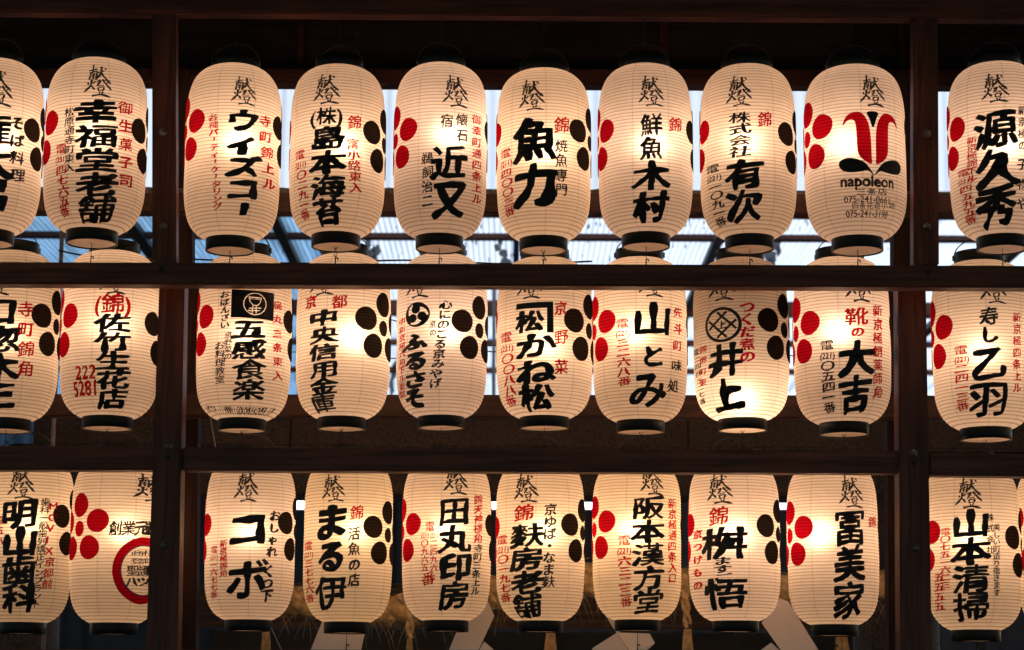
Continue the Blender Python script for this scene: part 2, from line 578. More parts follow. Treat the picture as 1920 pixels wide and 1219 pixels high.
# ------------------------------------------------------------------ lanterns: writing
_tc = bpy.data.curves.new('glyph_source', 'FONT')
_to = bpy.data.objects.new('glyph_source', _tc)
col.objects.link(_to)
_cache = {}
def glyph(tok, bold, style):
    """brushed outline of a character (or a short run) as (verts, faces) in em units, about the middle"""
    key = (tok, round(bold, 3), style)
    if key in _cache: return _cache[key]
    _tc.body = tok
    _tc.resolution_u = 3
    dg = bpy.context.evaluated_depsgraph_get()
    me = bpy.data.meshes.new_from_object(_to.evaluated_get(dg))
    bm = bmesh.new()
    bm.from_mesh(me)
    bpy.data.meshes.remove(me)
    if not bm.verts:
        _cache[key] = ([], [], 1.0)
        return _cache[key]
    bmesh.ops.remove_doubles(bm, verts=bm.verts[:], dist=1e-4)
    wid = max(1.0, max(v.co.x for v in bm.verts)) if len(tok) > 1 else 1.0
    if tok == 'ー' or tok == '・':
        if tok == 'ー':
            for v in bm.verts:
                x, y = v.co.x - .5, v.co.y - .38
                v.co.x, v.co.y = .5 + y * 1.2, .46 - x * .55
    for _ in range(3):
        es = [e for e in bm.edges if e.is_boundary and e.calc_length() > 0.075]
        if not es: break
        bmesh.ops.subdivide_edges(bm, edges=es, cuts=1)
        bmesh.ops.triangulate(bm, faces=[f for f in bm.faces if len(f.verts) > 3])
    # outward direction of each outline point
    push = {}
    for e in bm.edges:
        if not e.is_boundary: continue
        a, c = e.verts
        d = (c.co - a.co)
        nn = Vector((d.y, -d.x, 0))
        if nn.length < 1e-9: continue
        nn.normalize()
        cen = e.link_faces[0].calc_center_median()
        if nn.dot((a.co + c.co) / 2 - cen) < 0: nn = -nn
        for v in (a, c):
            push.setdefault(v, []).append(nn)
    off = sum(map(ord, tok)) % 97
    area = sum(f.calc_area() for f in bm.faces) / wid
    if style and bold < 0.024: bold += 0.021
    bold = bold * max(0.5, min(1.3, 1.3 - (area - 0.14) * 3.4)) if bold > 0.024 else bold * max(.6, min(1.1, 1.2 - (area - .14) * 2))
    mv = {}
    for v, ns in push.items():
        nn = sum(ns, Vector())
        if nn.length < 1e-6: continue
        nn.normalize()
        q = noise.noise((v.co.x * 3.1 + off, v.co.y * 3.1, 1.7)) 
        q2 = noise.noise((v.co.x * 9 + off, v.co.y * 9, 7.1))
        amt = bold * (1 + 1.0 * q) + (0.013 if bold > 0.024 else 0.008) * q2 + 0.006 * q
        mv[v] = Vector((nn.x * amt * 1.15, nn.y * amt * 0.9, 0))
    for v, d in mv.items():
        v.co += d
    for v in bm.verts:
        x, y = v.co.x - wid / 2, v.co.y - .38
        if style:                       # brush hand: lines rise to the right, strokes sway a little
            wx = 0.045 * noise.noise((x * 1.8 + off, y * 1.8, 3.3)) + 0.03 * y
            wy = (0.11 * x - 0.05 * x * x if wid < 1.01 else 0.03 * x) + 0.045 * noise.noise((x * 1.9, y * 1.9 + off, 5.5))
            v.co.x, v.co.y = x + wx, y + wy
        else:
            v.co.x, v.co.y = x, y
        v.co.z = 0
    if bold > 0.012 or len(tok) > 1:
        k = -0.48 * wid
        while k < 0.5 * wid:
            bmesh.ops.bisect_plane(bm, geom=bm.verts[:] + bm.edges[:] + bm.faces[:], plane_co=(k, 0, 0), plane_no=(1, 0, 0), dist=1e-5)
            k += 0.12
        for k in (-.3, -.1, .1, .3):
            bmesh.ops.bisect_plane(bm, geom=bm.verts[:] + bm.edges[:] + bm.faces[:], plane_co=(0, k, 0), plane_no=(0, 1, 0), dist=1e-5)
    bm.verts.index_update()
    res = ([(v.co.x, v.co.y) for v in bm.verts], [[v.index for v in f.verts] for f in bm.faces], wid)
    bm.free()
    _cache[key] = res
    return res

class Skin:
    """puts flat marks, given in photo pixels, on the curved paper of one lantern"""
    def __init__(s, centre, sc, szc):
        s.c, s.sc, s.sz = centre, sc, szc
        s.bms = {}
        s.part = 0
    def rad(s, z):
        return prof(z / s.sz) * s.sc
    def hit(s, px, py):
        d = ray(px, py).normalized()
        o = CAM - s.c
        tc = -(o.x * d.x + o.y * d.y) / (d.x ** 2 + d.y ** 2)
        best = None
        t = tc - 0.25
        while t < tc + 1e-6:
            p = o + d * t
            g = math.hypot(p.x, p.y) - s.rad(max(-HALF * s.sz, min(HALF * s.sz, p.z)))
            if g <= 0:
                lo, hi = t - 0.01, t
                for _ in range(14):
                    m = (lo + hi) / 2
                    q = o + d * m
                    if math.hypot(q.x, q.y) - s.rad(max(-HALF * s.sz, min(HALF * s.sz, q.z))) > 0: lo = m
                    else: hi = m
                p = o + d * hi
                best = (math.atan2(p.x, -p.y), p.z, hi)
                break
            t += 0.01
        if best is None:
            p = o + d * tc
            a = math.atan2(p.x, -p.y)
            best = (a, p.z, tc)
        return best
    def bm(s, key):
        k = (key, s.part)
        if k not in s.bms: s.bms[k] = bmesh.new()
        return s.bms[k]
    def P(s, a, z, lift=0.0):
        lim = HALF * s.sz * 0.975
        z = max(-lim, min(lim, z))
        r = s.rad(z) + 0.0030 + lift
        return Vector((r * math.sin(a), -r * math.cos(a), z))
    def frame(s, px, py):
        a, z, t = s.hit(px, py)
        return a, z, t / F                     # metres per pixel at that depth
    def put(s, key, verts, faces, px, py, fx, fy, lift=0.0, true=False):
        """verts in pixels (x right, y up) about (px, py) scaled by fx, fy"""
        a, z, mp = s.frame(px, py)
        ca = 1.0 if true else max(0.33, math.cos(a))
        bm = s.bm(key)
        vv = []
        for x, y in verts:
            vv.append(bm.verts.new(s.P(a + x * fx * mp / (R0 * s.sc) / ca, z + y * fy * mp / 0.98, lift)))
        for f in faces:
            try: bm.faces.new([vv[i] for i in f])
            except ValueError: pass
    def text(s, key, txt, x, y0, y1, w, bold=0.0, dx=0.0, style=1, horiz=False):
        s.part += 1
        toks = [txt[1:]] if txt[0] == '=' else txt.split('|') if '|' in txt else list(txt)
        n = len(toks)
        if horiz:
            cell = (y1 - y0) / n               # here y0, y1 are x limits and x is the y centre
            for i, tk in enumerate(toks):
                vs, fs, wid = glyph(tk, bold, style)
                s.put(key, vs, fs, y0 + cell * (i + .5), x, cell * 1.0 / wid, w)
            return
        cell = (y1 - y0) / n
        for i, tk in enumerate(toks):
            if not tk.strip() or tk == '　': continue
            vs, fs, wid = glyph(tk, bold, style)
            h = min(cell * 1.0, w * 1.12) if len(tk) == 1 else cell * (1.15 if txt[0] == '=' else .8)
            jx = w * 0.05 * noise.noise((i * 1.7, x * .13, y0 * .11))
            s.put(key, vs, fs, x + jx + dx * (i / max(1, n - 1) - .5), y0 + cell * (i + .5), w * 1.03 / wid, h)
    def poly(s, key, pts, px, py, lift=0.0, step=6):
        """closed outline in pixels (photo sense, y down) relative to (px, py)"""
        b2 = bmesh.new()
        vs = [b2.verts.new((x, -y, 0)) for x, y in pts]
        f = b2.faces.new(vs)
        bmesh.ops.triangulate(b2, faces=[f])
        x0, x1 = min(p[0] for p in pts), max(p[0] for p in pts)
        y0, y1 = min(-p[1] for p in pts), max(-p[1] for p in pts)
        k = x0 + step
        while k < x1:
            bmesh.ops.bisect_plane(b2, geom=b2.verts[:] + b2.edges[:] + b2.faces[:], plane_co=(k, 0, 0), plane_no=(1, 0, 0), dist=1e-5)
            k += step
        k = y0 + 2 * step
        while k < y1:
            bmesh.ops.bisect_plane(b2, geom=b2.verts[:] + b2.edges[:] + b2.faces[:], plane_co=(0, k, 0), plane_no=(0, 1, 0), dist=1e-5)
            k += 2 * step
        b2.verts.index_update()
        s.put(key, [(v.co.x, v.co.y) for v in b2.verts], [[v.index for v in q.verts] for q in b2.faces], px, py, 1, 1, lift)
        b2.free()
    def stroke(s, key, pts, wd, px, py, lift=0.0, closed=False, true=False):
        pts = [Vector((p[0], -p[1])) for p in pts]
        dense = []
        m = len(pts)
        for i in range(m if closed else m - 1):
            a, c = pts[i], pts[(i + 1) % m]
            k = max(1, int((c - a).length / 4))
            dense += [a.lerp(c, j / k) for j in range(k)]
        if not closed: dense.append(pts[-1])
        L, n = [], len(dense)
        for i, p in enumerate(dense):
            q0 = dense[(i - 1) % n] if (closed or i > 0) else p
            q1 = dense[(i + 1) % n] if (closed or i < n - 1) else p
            t = (q1 - q0).normalized()
            nn = Vector((-t.y, t.x))
            ww = wd * (1 + 0.12 * noise.noise((p.x * .2, p.y * .2, 2.2)))
            L += [p + nn * ww / 2, p - nn * ww / 2]
        fs = [(2 * i, 2 * i + 1, (2 * i + 3) % (2 * n), (2 * i + 2) % (2 * n)) for i in range(n if closed else n - 1)]
        s.put(key, [(v.x, v.y) for v in L], fs, px, py, 1, 1, lift, true)
    def brush(s, key, pts, wd, px, py):
        """one brush stroke: presses in, thins along its way and lifts off"""
        P = [Vector((p[0], -p[1])) for p in pts]
        P = [P[0] + (P[0] - P[1])] + P + [P[-1] + (P[-1] - P[-2])]
        d = []
        for i in range(1, len(P) - 2):
            p0, p1, p2, p3 = P[i - 1:i + 3]
            for k in range(7):
                t = k / 7
                d.append(0.5 * ((2 * p1) + (p2 - p0) * t + (2 * p0 - 5 * p1 + 4 * p2 - p3) * t * t + (3 * p1 - p0 - 3 * p2 + p3) * t ** 3))
        d.append(P[-2])
        n, L = len(d), []
        for i, p in enumerate(d):
            t = i / (n - 1)
            tg = (d[min(n - 1, i + 1)] - d[max(0, i - 1)]).normalized()
            nn = Vector((-tg.y, tg.x))
            slope = 0.75 + 0.45 * max(0.0, -tg.y)            # down strokes press harder
            ww = wd * slope * (1.15 - 0.45 * math.sin(math.pi * min(1, t * 1.25))) * (1 if t < 0.72 else 1 - 0.72 * ((t - 0.72) / 0.28) ** 1.5)
            L += [p + nn * ww / 2, p - nn * ww / 2]
        s.put(key, [(v.x, v.y) for v in L], [(2 * i, 2 * i + 1, 2 * i + 3, 2 * i + 2) for i in range(n - 1)], px, py, 1, 1)
    def offering(s, x, y0, y1, w, rs):
        """the two brushed heading characters every lantern bears"""
        s.part += 1
        fx, fy = w / 142, (y1 - y0) / 198
        tw = rs.uniform(-.06, .06)
        for k, (wd, pts) in enumerate(HEADING):
            q = [((a - 385) * fx + rs.uniform(-.35, .35) + tw * (b - 228) * fy, (b - 228) * fy + rs.uniform(-.35, .35)) for a, b in pts]
            s.brush('k', q, wd * 1.3 * w / 46 * rs.uniform(.9, 1.15), x, (y0 + y1) / 2)
    def disc(s, key, a, z, rx, ry, lift=0.0, tilt=0.0, wob=0):
        """round petal on the surface; rx, ry in metres along the paper"""
        bm = s.bm(key)
        c = bm.verts.new(s.P(a, z, lift))
        prev, nseg = None, 30
        for j in range(1, 5):
            ring = []
            for k in range(nseg):
                th = 2 * math.pi * k / nseg
                f = j / 4 * (1 + 0.035 * noise.noise((math.cos(th) * 1.6 + wob, math.sin(th) * 1.6, z * 9 + wob)))
                x, y = rx * f * math.cos(th), ry * f * math.sin(th)
                x, y = x * math.cos(tilt) - y * math.sin(tilt), x * math.sin(tilt) + y * math.cos(tilt)
                ring.append(bm.verts.new(s.P(a + x / (R0 * s.sc), z + y, lift)))
            for k in range(nseg):
                k2 = (k + 1) % nseg
                if prev: bm.faces.new((prev[k], prev[k2], ring[k2], ring[k]))
                else: bm.faces.new((c, ring[k2], ring[k]))
            prev = ring
    def crest(s, key, side, px, py, tilt=0):
        """five-petalled plum crest; (px, py) is its upper petal nearest the middle of the lantern"""
        s.part += 1
        a, z, t = s.hit(px, py)
        rho = 0.0765 * s.sc
        ux = math.sin(R_(72)) * rho / (R0 * s.sc)
        ac = a - side * ux                      # side = +1: crest lies to the left of that petal
        zc = z - math.cos(R_(72)) * rho
        for k in range(5):
            th = R_(72 * k)
            s.disc(key, ac + math.sin(th) * rho / (R0 * s.sc), zc + math.cos(th) * rho, 0.0375 * s.sc, 0.0395 * s.sc, 0, -th, k + px)
        s.disc(key, ac, zc, 0.0235 * s.sc, 0.0255 * s.sc, 0, 0, px)
    def finish(s, root):
        info = {'k': ('lettering', INK, 'column of black brush lettering'), 'r': ('lettering', REDINK, 'column of red brush lettering'), 'p': ('lettering', PINKINK, 'crimson brush lettering'),
                'R': ('plum_crest', RED, 'red plum blossom crest'), 'K': ('plum_crest', CRESTBLACK, 'black plum blossom crest'),
                'e': ('emblem', INK, 'black emblem'), 'E': ('emblem', RED, 'red emblem'), 'c': ('emblem_line', CREAM, 'cream line drawing'), 'b': ('emblem_line', BLUE, 'thin blue ring')}
        for (key, _), bm in s.bms.items():
            nm, m, lab = info[key]
            bmesh.ops.recalc_face_normals(bm, faces=bm.faces[:])
            uvl = bm.loops.layers.uv.new('UVMap')
            for f in bm.faces:
                for lp in f.loops:
                    lp[uvl].uv = (0.5, (lp.vert.co.z / s.sz + HALF) / (2 * HALF) * NR)
            o = obj(nm, bm, m, root, True)
            o.location = s.c - root.location
            o['label'] = lab

HEADING = [
 (2.6, [(326, 172), (350, 164), (376, 156)]), (2.6, [(349, 130), (347, 155), (345, 180)]), (2.7, [(336, 180), (334, 205), (328, 230)]),
 (2.8, [(335, 184), (368, 173), (371, 190), (368, 222), (361, 216)]), (1.9, [(343, 187), (348, 195)]), (1.9, [(360, 183), (353, 195)]),
 (1.8, [(340, 202), (365, 195)]), (1.8, [(341, 212), (364, 206)]), (2.1, [(352, 193), (352, 224)]),
 (2.8, [(376, 181), (396, 172), (414, 167)]), (3.2, [(397, 140), (394, 182), (374, 216)]), (3.2, [(396, 182), (420, 215), (450, 244)]), (2.6, [(414, 146), (426, 158)]),
 (2.6, [(323, 244), (331, 258)]), (2.4, [(364, 234), (350, 251)]), (3.0, [(345, 226), (338, 265), (306, 304)]), (3.0, [(340, 262), (350, 272), (364, 288)]),
 (2.5, [(372, 238), (393, 228), (372, 266)]), (2.0, [(378, 246), (386, 252)]), (3.0, [(404, 221), (424, 250), (456, 284)]), (2.2, [(406, 236), (428, 221)]), (2.2, [(418, 247), (442, 232)]),
 (2.1, [(382, 263), (414, 256)]), (2.3, [(380, 274), (385, 297)]), (2.4, [(380, 276), (412, 268), (407, 292)]), (2.0, [(386, 294), (408, 288)]),
 (2.1, [(388, 299), (393, 312)]), (2.1, [(409, 295), (401, 311)]), (3.5, [(350, 324), (398, 315), (450, 326)])]

def dot_circle(r, n=40, sx=1.0):
    return [(r * math.cos(2 * math.pi * k / n) * sx, r * math.sin(2 * math.pi * k / n)) for k in range(n)]

def tomoe(sk, px, py, r):
    """three commas chasing round a disc, each a round head with a tapering tail along the rim"""
    for q in range(3):
        base = R_(120 * q - 100)
        head = Vector((math.cos(base), math.sin(base))) * r * 0.42
        sk.poly('e', dot_circle2(head, r * 0.345), px, py, step=5)
        outer, inner = [], []
        for k in range(25):
            t = k / 24
            th = base + R_(-14 + 142 * t)
            outer.append((r * 0.97 * math.cos(th), r * 0.97 * math.sin(th)))
            ri = r * min(0.93, 0.30 + 0.63 * t ** 0.62)
            inner.append((ri * math.cos(th), ri * math.sin(th)))
        sk.poly('e', outer + inner[::-1], px, py, step=5)

def dot_circle2(c, r, n=24):
    return [(c.x + r * math.cos(2 * math.pi * k / n), c.y + r * math.sin(2 * math.pi * k / n)) for k in range(n)]

def spl(pts, n=6):
    """smooth closed outline through points (Catmull-Rom)"""
    out, m = [], len(pts)
    for i in range(m):
        p0, p1, p2, p3 = [Vector(pts[(i + j - 1) % m]) for j in range(4)]
        for k in range(n):
            t = k / n
            q = 0.5 * ((2 * p1) + (p2 - p0) * t + (2 * p0 - 5 * p1 + 4 * p2 - p3) * t * t + (3 * p1 - p0 - 3 * p2 + p3) * t ** 3)
            out.append((q.x, q.y))
    return out

def x_tulip(sk):
    cx, cy = 1637, 262
    L = [(-54, -26), (-52, -36), (-45, -46), (-34, -51), (-22, -50), (-13, -40), (-7, -24), (-4.5, 0), (-4, 30), (-4, 45), (-14, 42), (-24, 33), (-29, 20), (-30, -5), (-31, -25), (-34, -35), (-41, -37), (-48, -33)]
    sk.poly('E', spl(L, 4), cx, cy, step=7)
    sk.poly('E', spl([(-x, y) for x, y in L[::-1]], 4), cx, cy, step=7)
    sk.poly('e', spl([(-11, -50), (0, -53), (11, -50), (7, -40), (0, -22), (-7, -40)], 4), cx, cy, step=7)
    W = [(0, 67), (-12, 58), (-24, 60), (-42, 61), (-56, 57), (-63, 46), (-58, 37), (-45, 34), (-29, 37), (-14, 46)]
    sk.poly('e', spl(W, 4), cx, cy, step=7)
    sk.poly('e', spl([(-x, y) for x, y in W[::-1]], 4), cx, cy, step=7)
    sk.text('k', '=napoleon', 338, 1576, 1680, 30, 0.030, style=0, horiz=True)
    sk.text('k', '三条店', 360, 1605, 1664, 13, 0.012, style=0, horiz=True)
    sk.text('k', '=075-241-0661', 373, 1582, 1672, 16, 0.012, style=0, horiz=True)
    sk.text('k', '四条花遊小路', 386, 1597, 1678, 12, 0.008, style=0, horiz=True)
    sk.text('k', '=075-241-3198', 400, 1582, 1672, 16, 0.012, style=0, horiz=True)

def x_bowl(sk):
    c = (3, -1)
    lines = [[(c[0] + x, c[1] + y) for x, y in dot_circle(20, 30)] + [(c[0] + 20, c[1])]]
    for seg in ([(-11, -12), (11, -12), (9, -3), (4, 3), (-3, 3), (-9, -3), (-11, -12)], [(-10, -9), (10, -9)], [(-11, 9), (11, 7)], [(-12, 13), (8, 12)], [(-4, 3), (-5, 18)], [(2, 4), (2, 17)]):
        lines.append([(c[0] + x, c[1] + y) for x, y in seg])
    def near(p):
        for ln in lines:
            for a, b_ in zip(ln, ln[1:]):
                a, b_ = Vector(a), Vector(b_)
                d = b_ - a
                t = max(0, min(1, (p - a).dot(d) / d.length_squared))
                if (p - a - d * t).length < 0.75: return True
        return False
    nx, ny = 92, 60
    grid = [(-39 + 78 * i / nx, 26 - 1 * (i / nx) * 0 - 52 * k / ny + 2.5 * (0.5 - i / nx)) for k in range(ny + 1) for i in range(nx + 1)]
    fs = []
    for k in range(ny):
        for i in range(nx):
            q = Vector(grid[k * (nx + 1) + i]) + Vector((0.42, -0.43))
            if not near(Vector((q.x, -q.y))):
                fs.append((k * (nx + 1) + i, k * (nx + 1) + i + 1, (k + 1) * (nx + 1) + i + 1, (k + 1) * (nx + 1) + i))
    sk.put('e', grid, fs, 475, 571, 1, 1)

def x_tomoe(sk):
    tomoe(sk, 782, 590, 24)

def x_bracket(sk):
    sk.poly('e', [(-33, -31), (36, -33), (37, 25), (25, 25), (25, -21), (-34, -20)], 1000, 599, step=6)

def x_lattice(sk):
    sk.stroke('e', dot_circle(30, 44), 5.5, 1354, 609, closed=True)
    sk.part += 1
    # four crossed bars of a diamond-set well crib
    h = 26
    for off in (-11, 11):
        p = Vector((off * .707, -off * .707))
        sk.stroke('e', [(p.x - h * .62, p.y - h * .62), (p.x + h * .62, p.y + h * .62)], 4.2, 1354, 609)
        p = Vector((off * .707, off * .707))
        sk.stroke('e', [(p.x - h * .62, p.y + h * .62), (p.x + h * .62, p.y - h * .62)], 4.2, 1354, 609)
    sk.text('k', '上', 1354, 600, 618, 17, 0.03)

def x_ring(sk):
    cx, cy = 269, 1070
    sk.stroke('E', dot_circle(52.5, 60), 15, cx, cy, 0, True, True)
    sk.stroke('b', dot_circle(44.5, 60), 1.8, cx, cy, 0.0008, True, True)
    sk.text('k', '創業元祖', 990, 205, 300, 27, 0.022, horiz=True)
    sk.text('k', '商標', 1037, 246, 292, 11, -.012, horiz=True)
    sk.text('k', '登録', 1052, 246, 292, 11, -.012, horiz=True)
    sk.text('k', '聖護院', 1070, 238, 300, 20, 0.006, horiz=True)
    sk.text('k', '八ツ橋', 1091, 236, 300, 18, 0.03, horiz=True)

K, RD = 'k', 'r'
B = 0.052                                # heavy brush
T_ROW = [
 # xc, R px, y bottom of paper, (bulb dx, dz, power, warmth), label, writing, crests, extra
 (-20, 91, 428, (0.02, .02, 1, 0), 'cut off lantern at the left end of the top row, above the middle row',
  [(K, '献燈', -3, 128, 198, 48, .006), (K, '権太呂', -18, 212, 395, 74, B), (K, 'そば料理', 32, 215, 345, 22, .012)], [('K', -1, 61, 245), ], None),
 (173, 95, 427, (.0, .03, .95, 0), 'top row lantern with five crowded heavy black characters, just left of the upper left post',
  [(K, '献燈', 186, 120, 182, 46, .006), (K, '幸福堂老舗', 181, 186, 414, 76, B), (K, '松原通寺町東入', 131, 202, 324, 20, .004), (RD, '電|(351)|四|七|六|五|番', 118, 270, 406, 22, .01, 8), (RD, '御生菓子司', 235, 186, 356, 22, .01)],
  [('R', 1, 96, 231), ('K', -1, 261, 246)], None),
 (432, 90, 441, (.02, .03, 1.15, 0), 'top row lantern with angular black syllables, just right of the upper left post',
  [(K, '献燈', 459, 142, 198, 42, .006), (K, 'ウィズコー', 456, 205, 418, 62, B), (RD, '各種パーティーケータリング', 404, 214, 394, 19, .006, 8), (RD, '寺町錦上ル', 500, 213, 360, 20, .01, 8)],
  [('R', 1, 368, 227), ('K', -1, 521, 241)], None),
 (630, 90, 434, (.02, .02, 1.05, 0), 'top row lantern with a bracketed small character above four heavy black ones',
  [(K, '献燈', 614, 136, 196, 48, .006), (K, '=(株)', 610, 203, 233, 60, .012), (K, '島本海苔', 614, 235, 419, 65, B), (RD, '錦', 665, 214, 245, 24, .01), (RD, '富小路東入', 664, 260, 362, 22, .01, 6), (RD, '電|(211)|〇|二|九|一|番', 568, 282, 412, 20, .008, 10)],
  [('K', -1, 698, 249), ('R', 1, 541, 249)], None),
 (824, 88, 437, (.03, .05, 1.15, 0), 'top row lantern with two heavy characters low down, thin writing above and beside them',
  [(K, '献燈', 856, 140, 202, 45, .006), (K, '懐石', 866, 211, 268, 22, .008), (K, '宿', 838, 212, 243, 24, .008), (K, '近又', 844, 270, 406, 66, B - .008), (K, '鵜飼治二', 802, 284, 390, 22, .004), (RD, '御幸町通四条上ル', 893, 214, 384, 17, .006)],
  [('R', 1, 765, 243), ('K', -1, 912, 250)], None),
 (1019, 89, 441, (.0, .02, 1.1, 0), 'central top row lantern with two very big black characters and a black crest at right',
  [(K, '献燈', 998, 147, 208, 45, .006), (K, '魚力', 1001, 221, 386, 82, B + .012), (RD, '錦', 1052, 214, 255, 28, .012), (K, '焼魚専門', 1052, 260, 370, 23, .006), (RD, '電|(211)|四|〇|〇|三|番', 952, 280, 406, 20, .006, 8)],
  [('K', -1, 1084, 246), ('R', 1, 934, 254)], None),
 (1211, 89, 434, (.02, .02, 1.15, 0), 'top row lantern with two thin black characters above two heavy ones, red crest at left',
  [(K, '献燈', 1222, 140, 200, 45, .006), (K, '鮮魚', 1222, 212, 300, 42, .02), (K, '木村', 1222, 301, 414, 72, B), (RD, '錦', 1266, 213, 255, 25, .012)],
  [('R', 1, 1137, 246), ('K', -1, 1294, 249)], None),
 (1405, 90, 438, (-.01, .03, 1.1, 0), 'top row lantern with four small black characters stacked above two big ones',
  [(K, '献燈', 1387, 140, 200, 45, .006), (K, '株式会社', 1388, 210, 295, 40, .01), (K, '有次', 1394, 297, 414, 70, B - .005), (RD, '錦', 1433, 209, 239, 26, .012), (K, '電|(221)|一|〇|九|一|番', 1344, 310, 424, 22, .008, 16)],
  [('K', -1, 1474, 252), ('R', 1, 1320, 249)], None),
 (1607, 95, 441, (-.03, .03, .9, 0), 'lantern painted with a red tulip emblem over a Latin word',
  [(K, '献燈', 1637, 140, 200, 45, .006)], [('R', 1, 1541, 238), ('K', -1, 1700, 245)], x_tulip),
 (1878, 93, 438, (.02, .02, .9, 0), 'top row lantern right of the upper right post, three heavy black characters',
  [(K, '献燈', 1867, 136, 192, 45, .006), (K, '源久秀', 1867, 206, 420, 74, B), (RD, '新京極錦下ル', 1823, 256, 342, 16, .004), (RD, '電|(221)|四|五|九|五|番', 1814, 318, 420, 18, .006, 14), (K, '新京極の', 1916, 196, 284, 16, .006), (K, '子物や', 1916, 290, 400, 20, .01)],
  [('R', 1, 1794, 243)], None),
]
M_ROW = [
 (12, 91, 783, (0, .0, .75, .1), 'cut off lantern at the left end of the middle row',
  [(K, '献燈', -2, 494, 553, 46, .006), (K, '口惣木三', -4, 558, 768, 74, B), (RD, '寺町錦角', 48, 562, 710, 26, .012)], [('K', -1, 79, 592)], None),
 (202, 93, 779, (0, .03, .85, .1), 'middle row lantern with red arabic numerals low down, left of the lower left post',
  [(K, '献燈', 214, 492, 551, 46, .006), (RD, '=(錦)', 211, 552, 586, 64, .012), (K, '佐竹生花店', 212, 587, 765, 62, B - .01), (RD, '=222', 160, 682, 712, 38, .006), (RD, 'l', 158, 702, 716, 16, .0), (RD, '=5281', 158, 711, 743, 46, .014)],
  [('R', 1, 131, 592), ('K', -1, 286, 608)], None),
 (454, 89, 783, (.01, .0, .95, 0), 'middle row lantern with a bowl drawn in a black rectangle at its top',
  [(K, '五感食楽', 468, 598, 750, 62, B), (K, 'おばんざい', 422, 545, 617, 18, .012), (K, '京野菜の', 428, 622, 675, 15, .0), (K, 'お料理教室', 413, 640, 720, 20, .006), (RD, '烏丸三条東入', 520, 560, 718, 16, .008)],
  [('R', 1, 386, 594), ('K', -1, 541, 604)], x_bowl),
 (641, 89, 780, (.03, .0, 1.1, 0), 'middle row lantern with six black characters under two red ones',
  [(K, '献燈', 605, 494, 554, 46, .006), (RD, '京', 584, 554, 579, 22, .016), (RD, '都', 637, 552, 579, 28, .02), (K, '中央信用金庫', 607, 580, 772, 56, B - .008)],
  [('K', -1, 687, 597)], None),
 (827, 86, 778, (.02, .02, 1.05, 0), 'lantern with a round black three comma emblem in the middle row',
  [(K, '献燈', 786, 496, 559, 44, .006), (K, 'ふるさそ', 778, 624, 764, 46, B), (K, '心にのこる京みやげ', 826, 562, 728, 24, .012, -20), (K, '京の', 812, 600, 632, 12, .004), (RD, '中新京極六角下ル東側', 755, 596, 748, 13, .004)],
  [('K', -1, 867, 602)], x_tomoe),
 (1021, 91, 779, (.0, -.02, 1.05, 0), 'middle row lantern with its upper character under a black right angle bracket',
  [(K, '献燈', 994, 496, 561, 44, .006), (K, '松', 993, 582, 624, 54, B), (K, 'かね松', 1004, 624, 769, 76, B), (RD, '京', 1051, 562, 594, 24, .008), (RD, '野', 1052, 614, 650, 26, .008), (RD, '菜', 1052, 670, 706, 26, .01), (RD, '電|(221)|〇|〇|八|八|番', 954, 624, 762, 22, .006, 10)],
  [('K', -1, 1077, 601), ('R', 1, 931, 604)], x_bracket),
 (1201, 89, 786, (-.02, .03, 1.0, 0), 'middle row lantern with three flowing rounded black characters, widely spaced',
  [(K, '献燈', 1224, 494, 557, 46, .006), (K, '山', 1225, 566, 630, 76, .035), (K, 'と', 1224, 645, 690, 46, .04), (K, 'み', 1215, 694, 766, 76, .03), (RD, '電|(221)|三|二|六|八|番', 1169, 598, 724, 24, .008, 4), (RD, '先斗町', 1270, 570, 664, 18, .01), (K, '味', 1268, 673, 699, 20, .012), (K, '処', 1262, 708, 740, 22, .012)],
  [('R', 1, 1137, 603), ('K', -1, 1290, 612)], None),
 (1392, 90, 783, (.0, -.19, .95, .05), 'lantern with a ringed lattice emblem, its bulb glowing at the very bottom',
  [(K, '献燈', 1355, 496, 564, 44, .006), ('k', '井上', 1361, 644, 770, 66, B), ('p', 'つくだ煮の', 1401, 564, 680, 30, .014), ('r', '錦堺町東', 1319, 645, 728, 12, .006), (K, '電二四四三二七番', 1312, 655, 760, 10, .0, 12)],
  [('K', -1, 1441, 600)], x_lattice),
 (1582, 91, 790, (-.01, .03, .95, 0), 'middle row lantern with a red word above two heavy black characters',
  [(K, '献燈', 1611, 496, 566, 46, .006), (RD, '靴', 1607, 576, 610, 46, .016), (RD, 'の', 1608, 612, 632, 26, .02), (K, '大吉', 1605, 638, 771, 66, B), (K, '電|(221)|〇|五|四|一|番', 1553, 638, 774, 24, .012, 6), (RD, '新京極蛸薬師角', 1645, 570, 748, 20, .014)],
  [('R', 1, 1518, 606), ('K', -1, 1669, 610)], None),
 (1848, 94, 800, (.0, -.02, 1.0, .05), 'middle row lantern with two flowing heavy characters, right of the lower right post',
  [(K, '献燈', 1862, 500, 569, 46, .006), (K, '寿し', 1855, 576, 644, 34, .016), (K, '乙', 1853, 648, 714, 64, .04), (K, '羽', 1853, 716, 780, 76, .03), (RD, '電|(221)|二|四|一|三|番', 1804, 648, 770, 22, .006, 4), (RD, '新京極四条上ル', 1906, 584, 738, 17, .008)],
  [('R', 1, 1769, 614)], None),
]
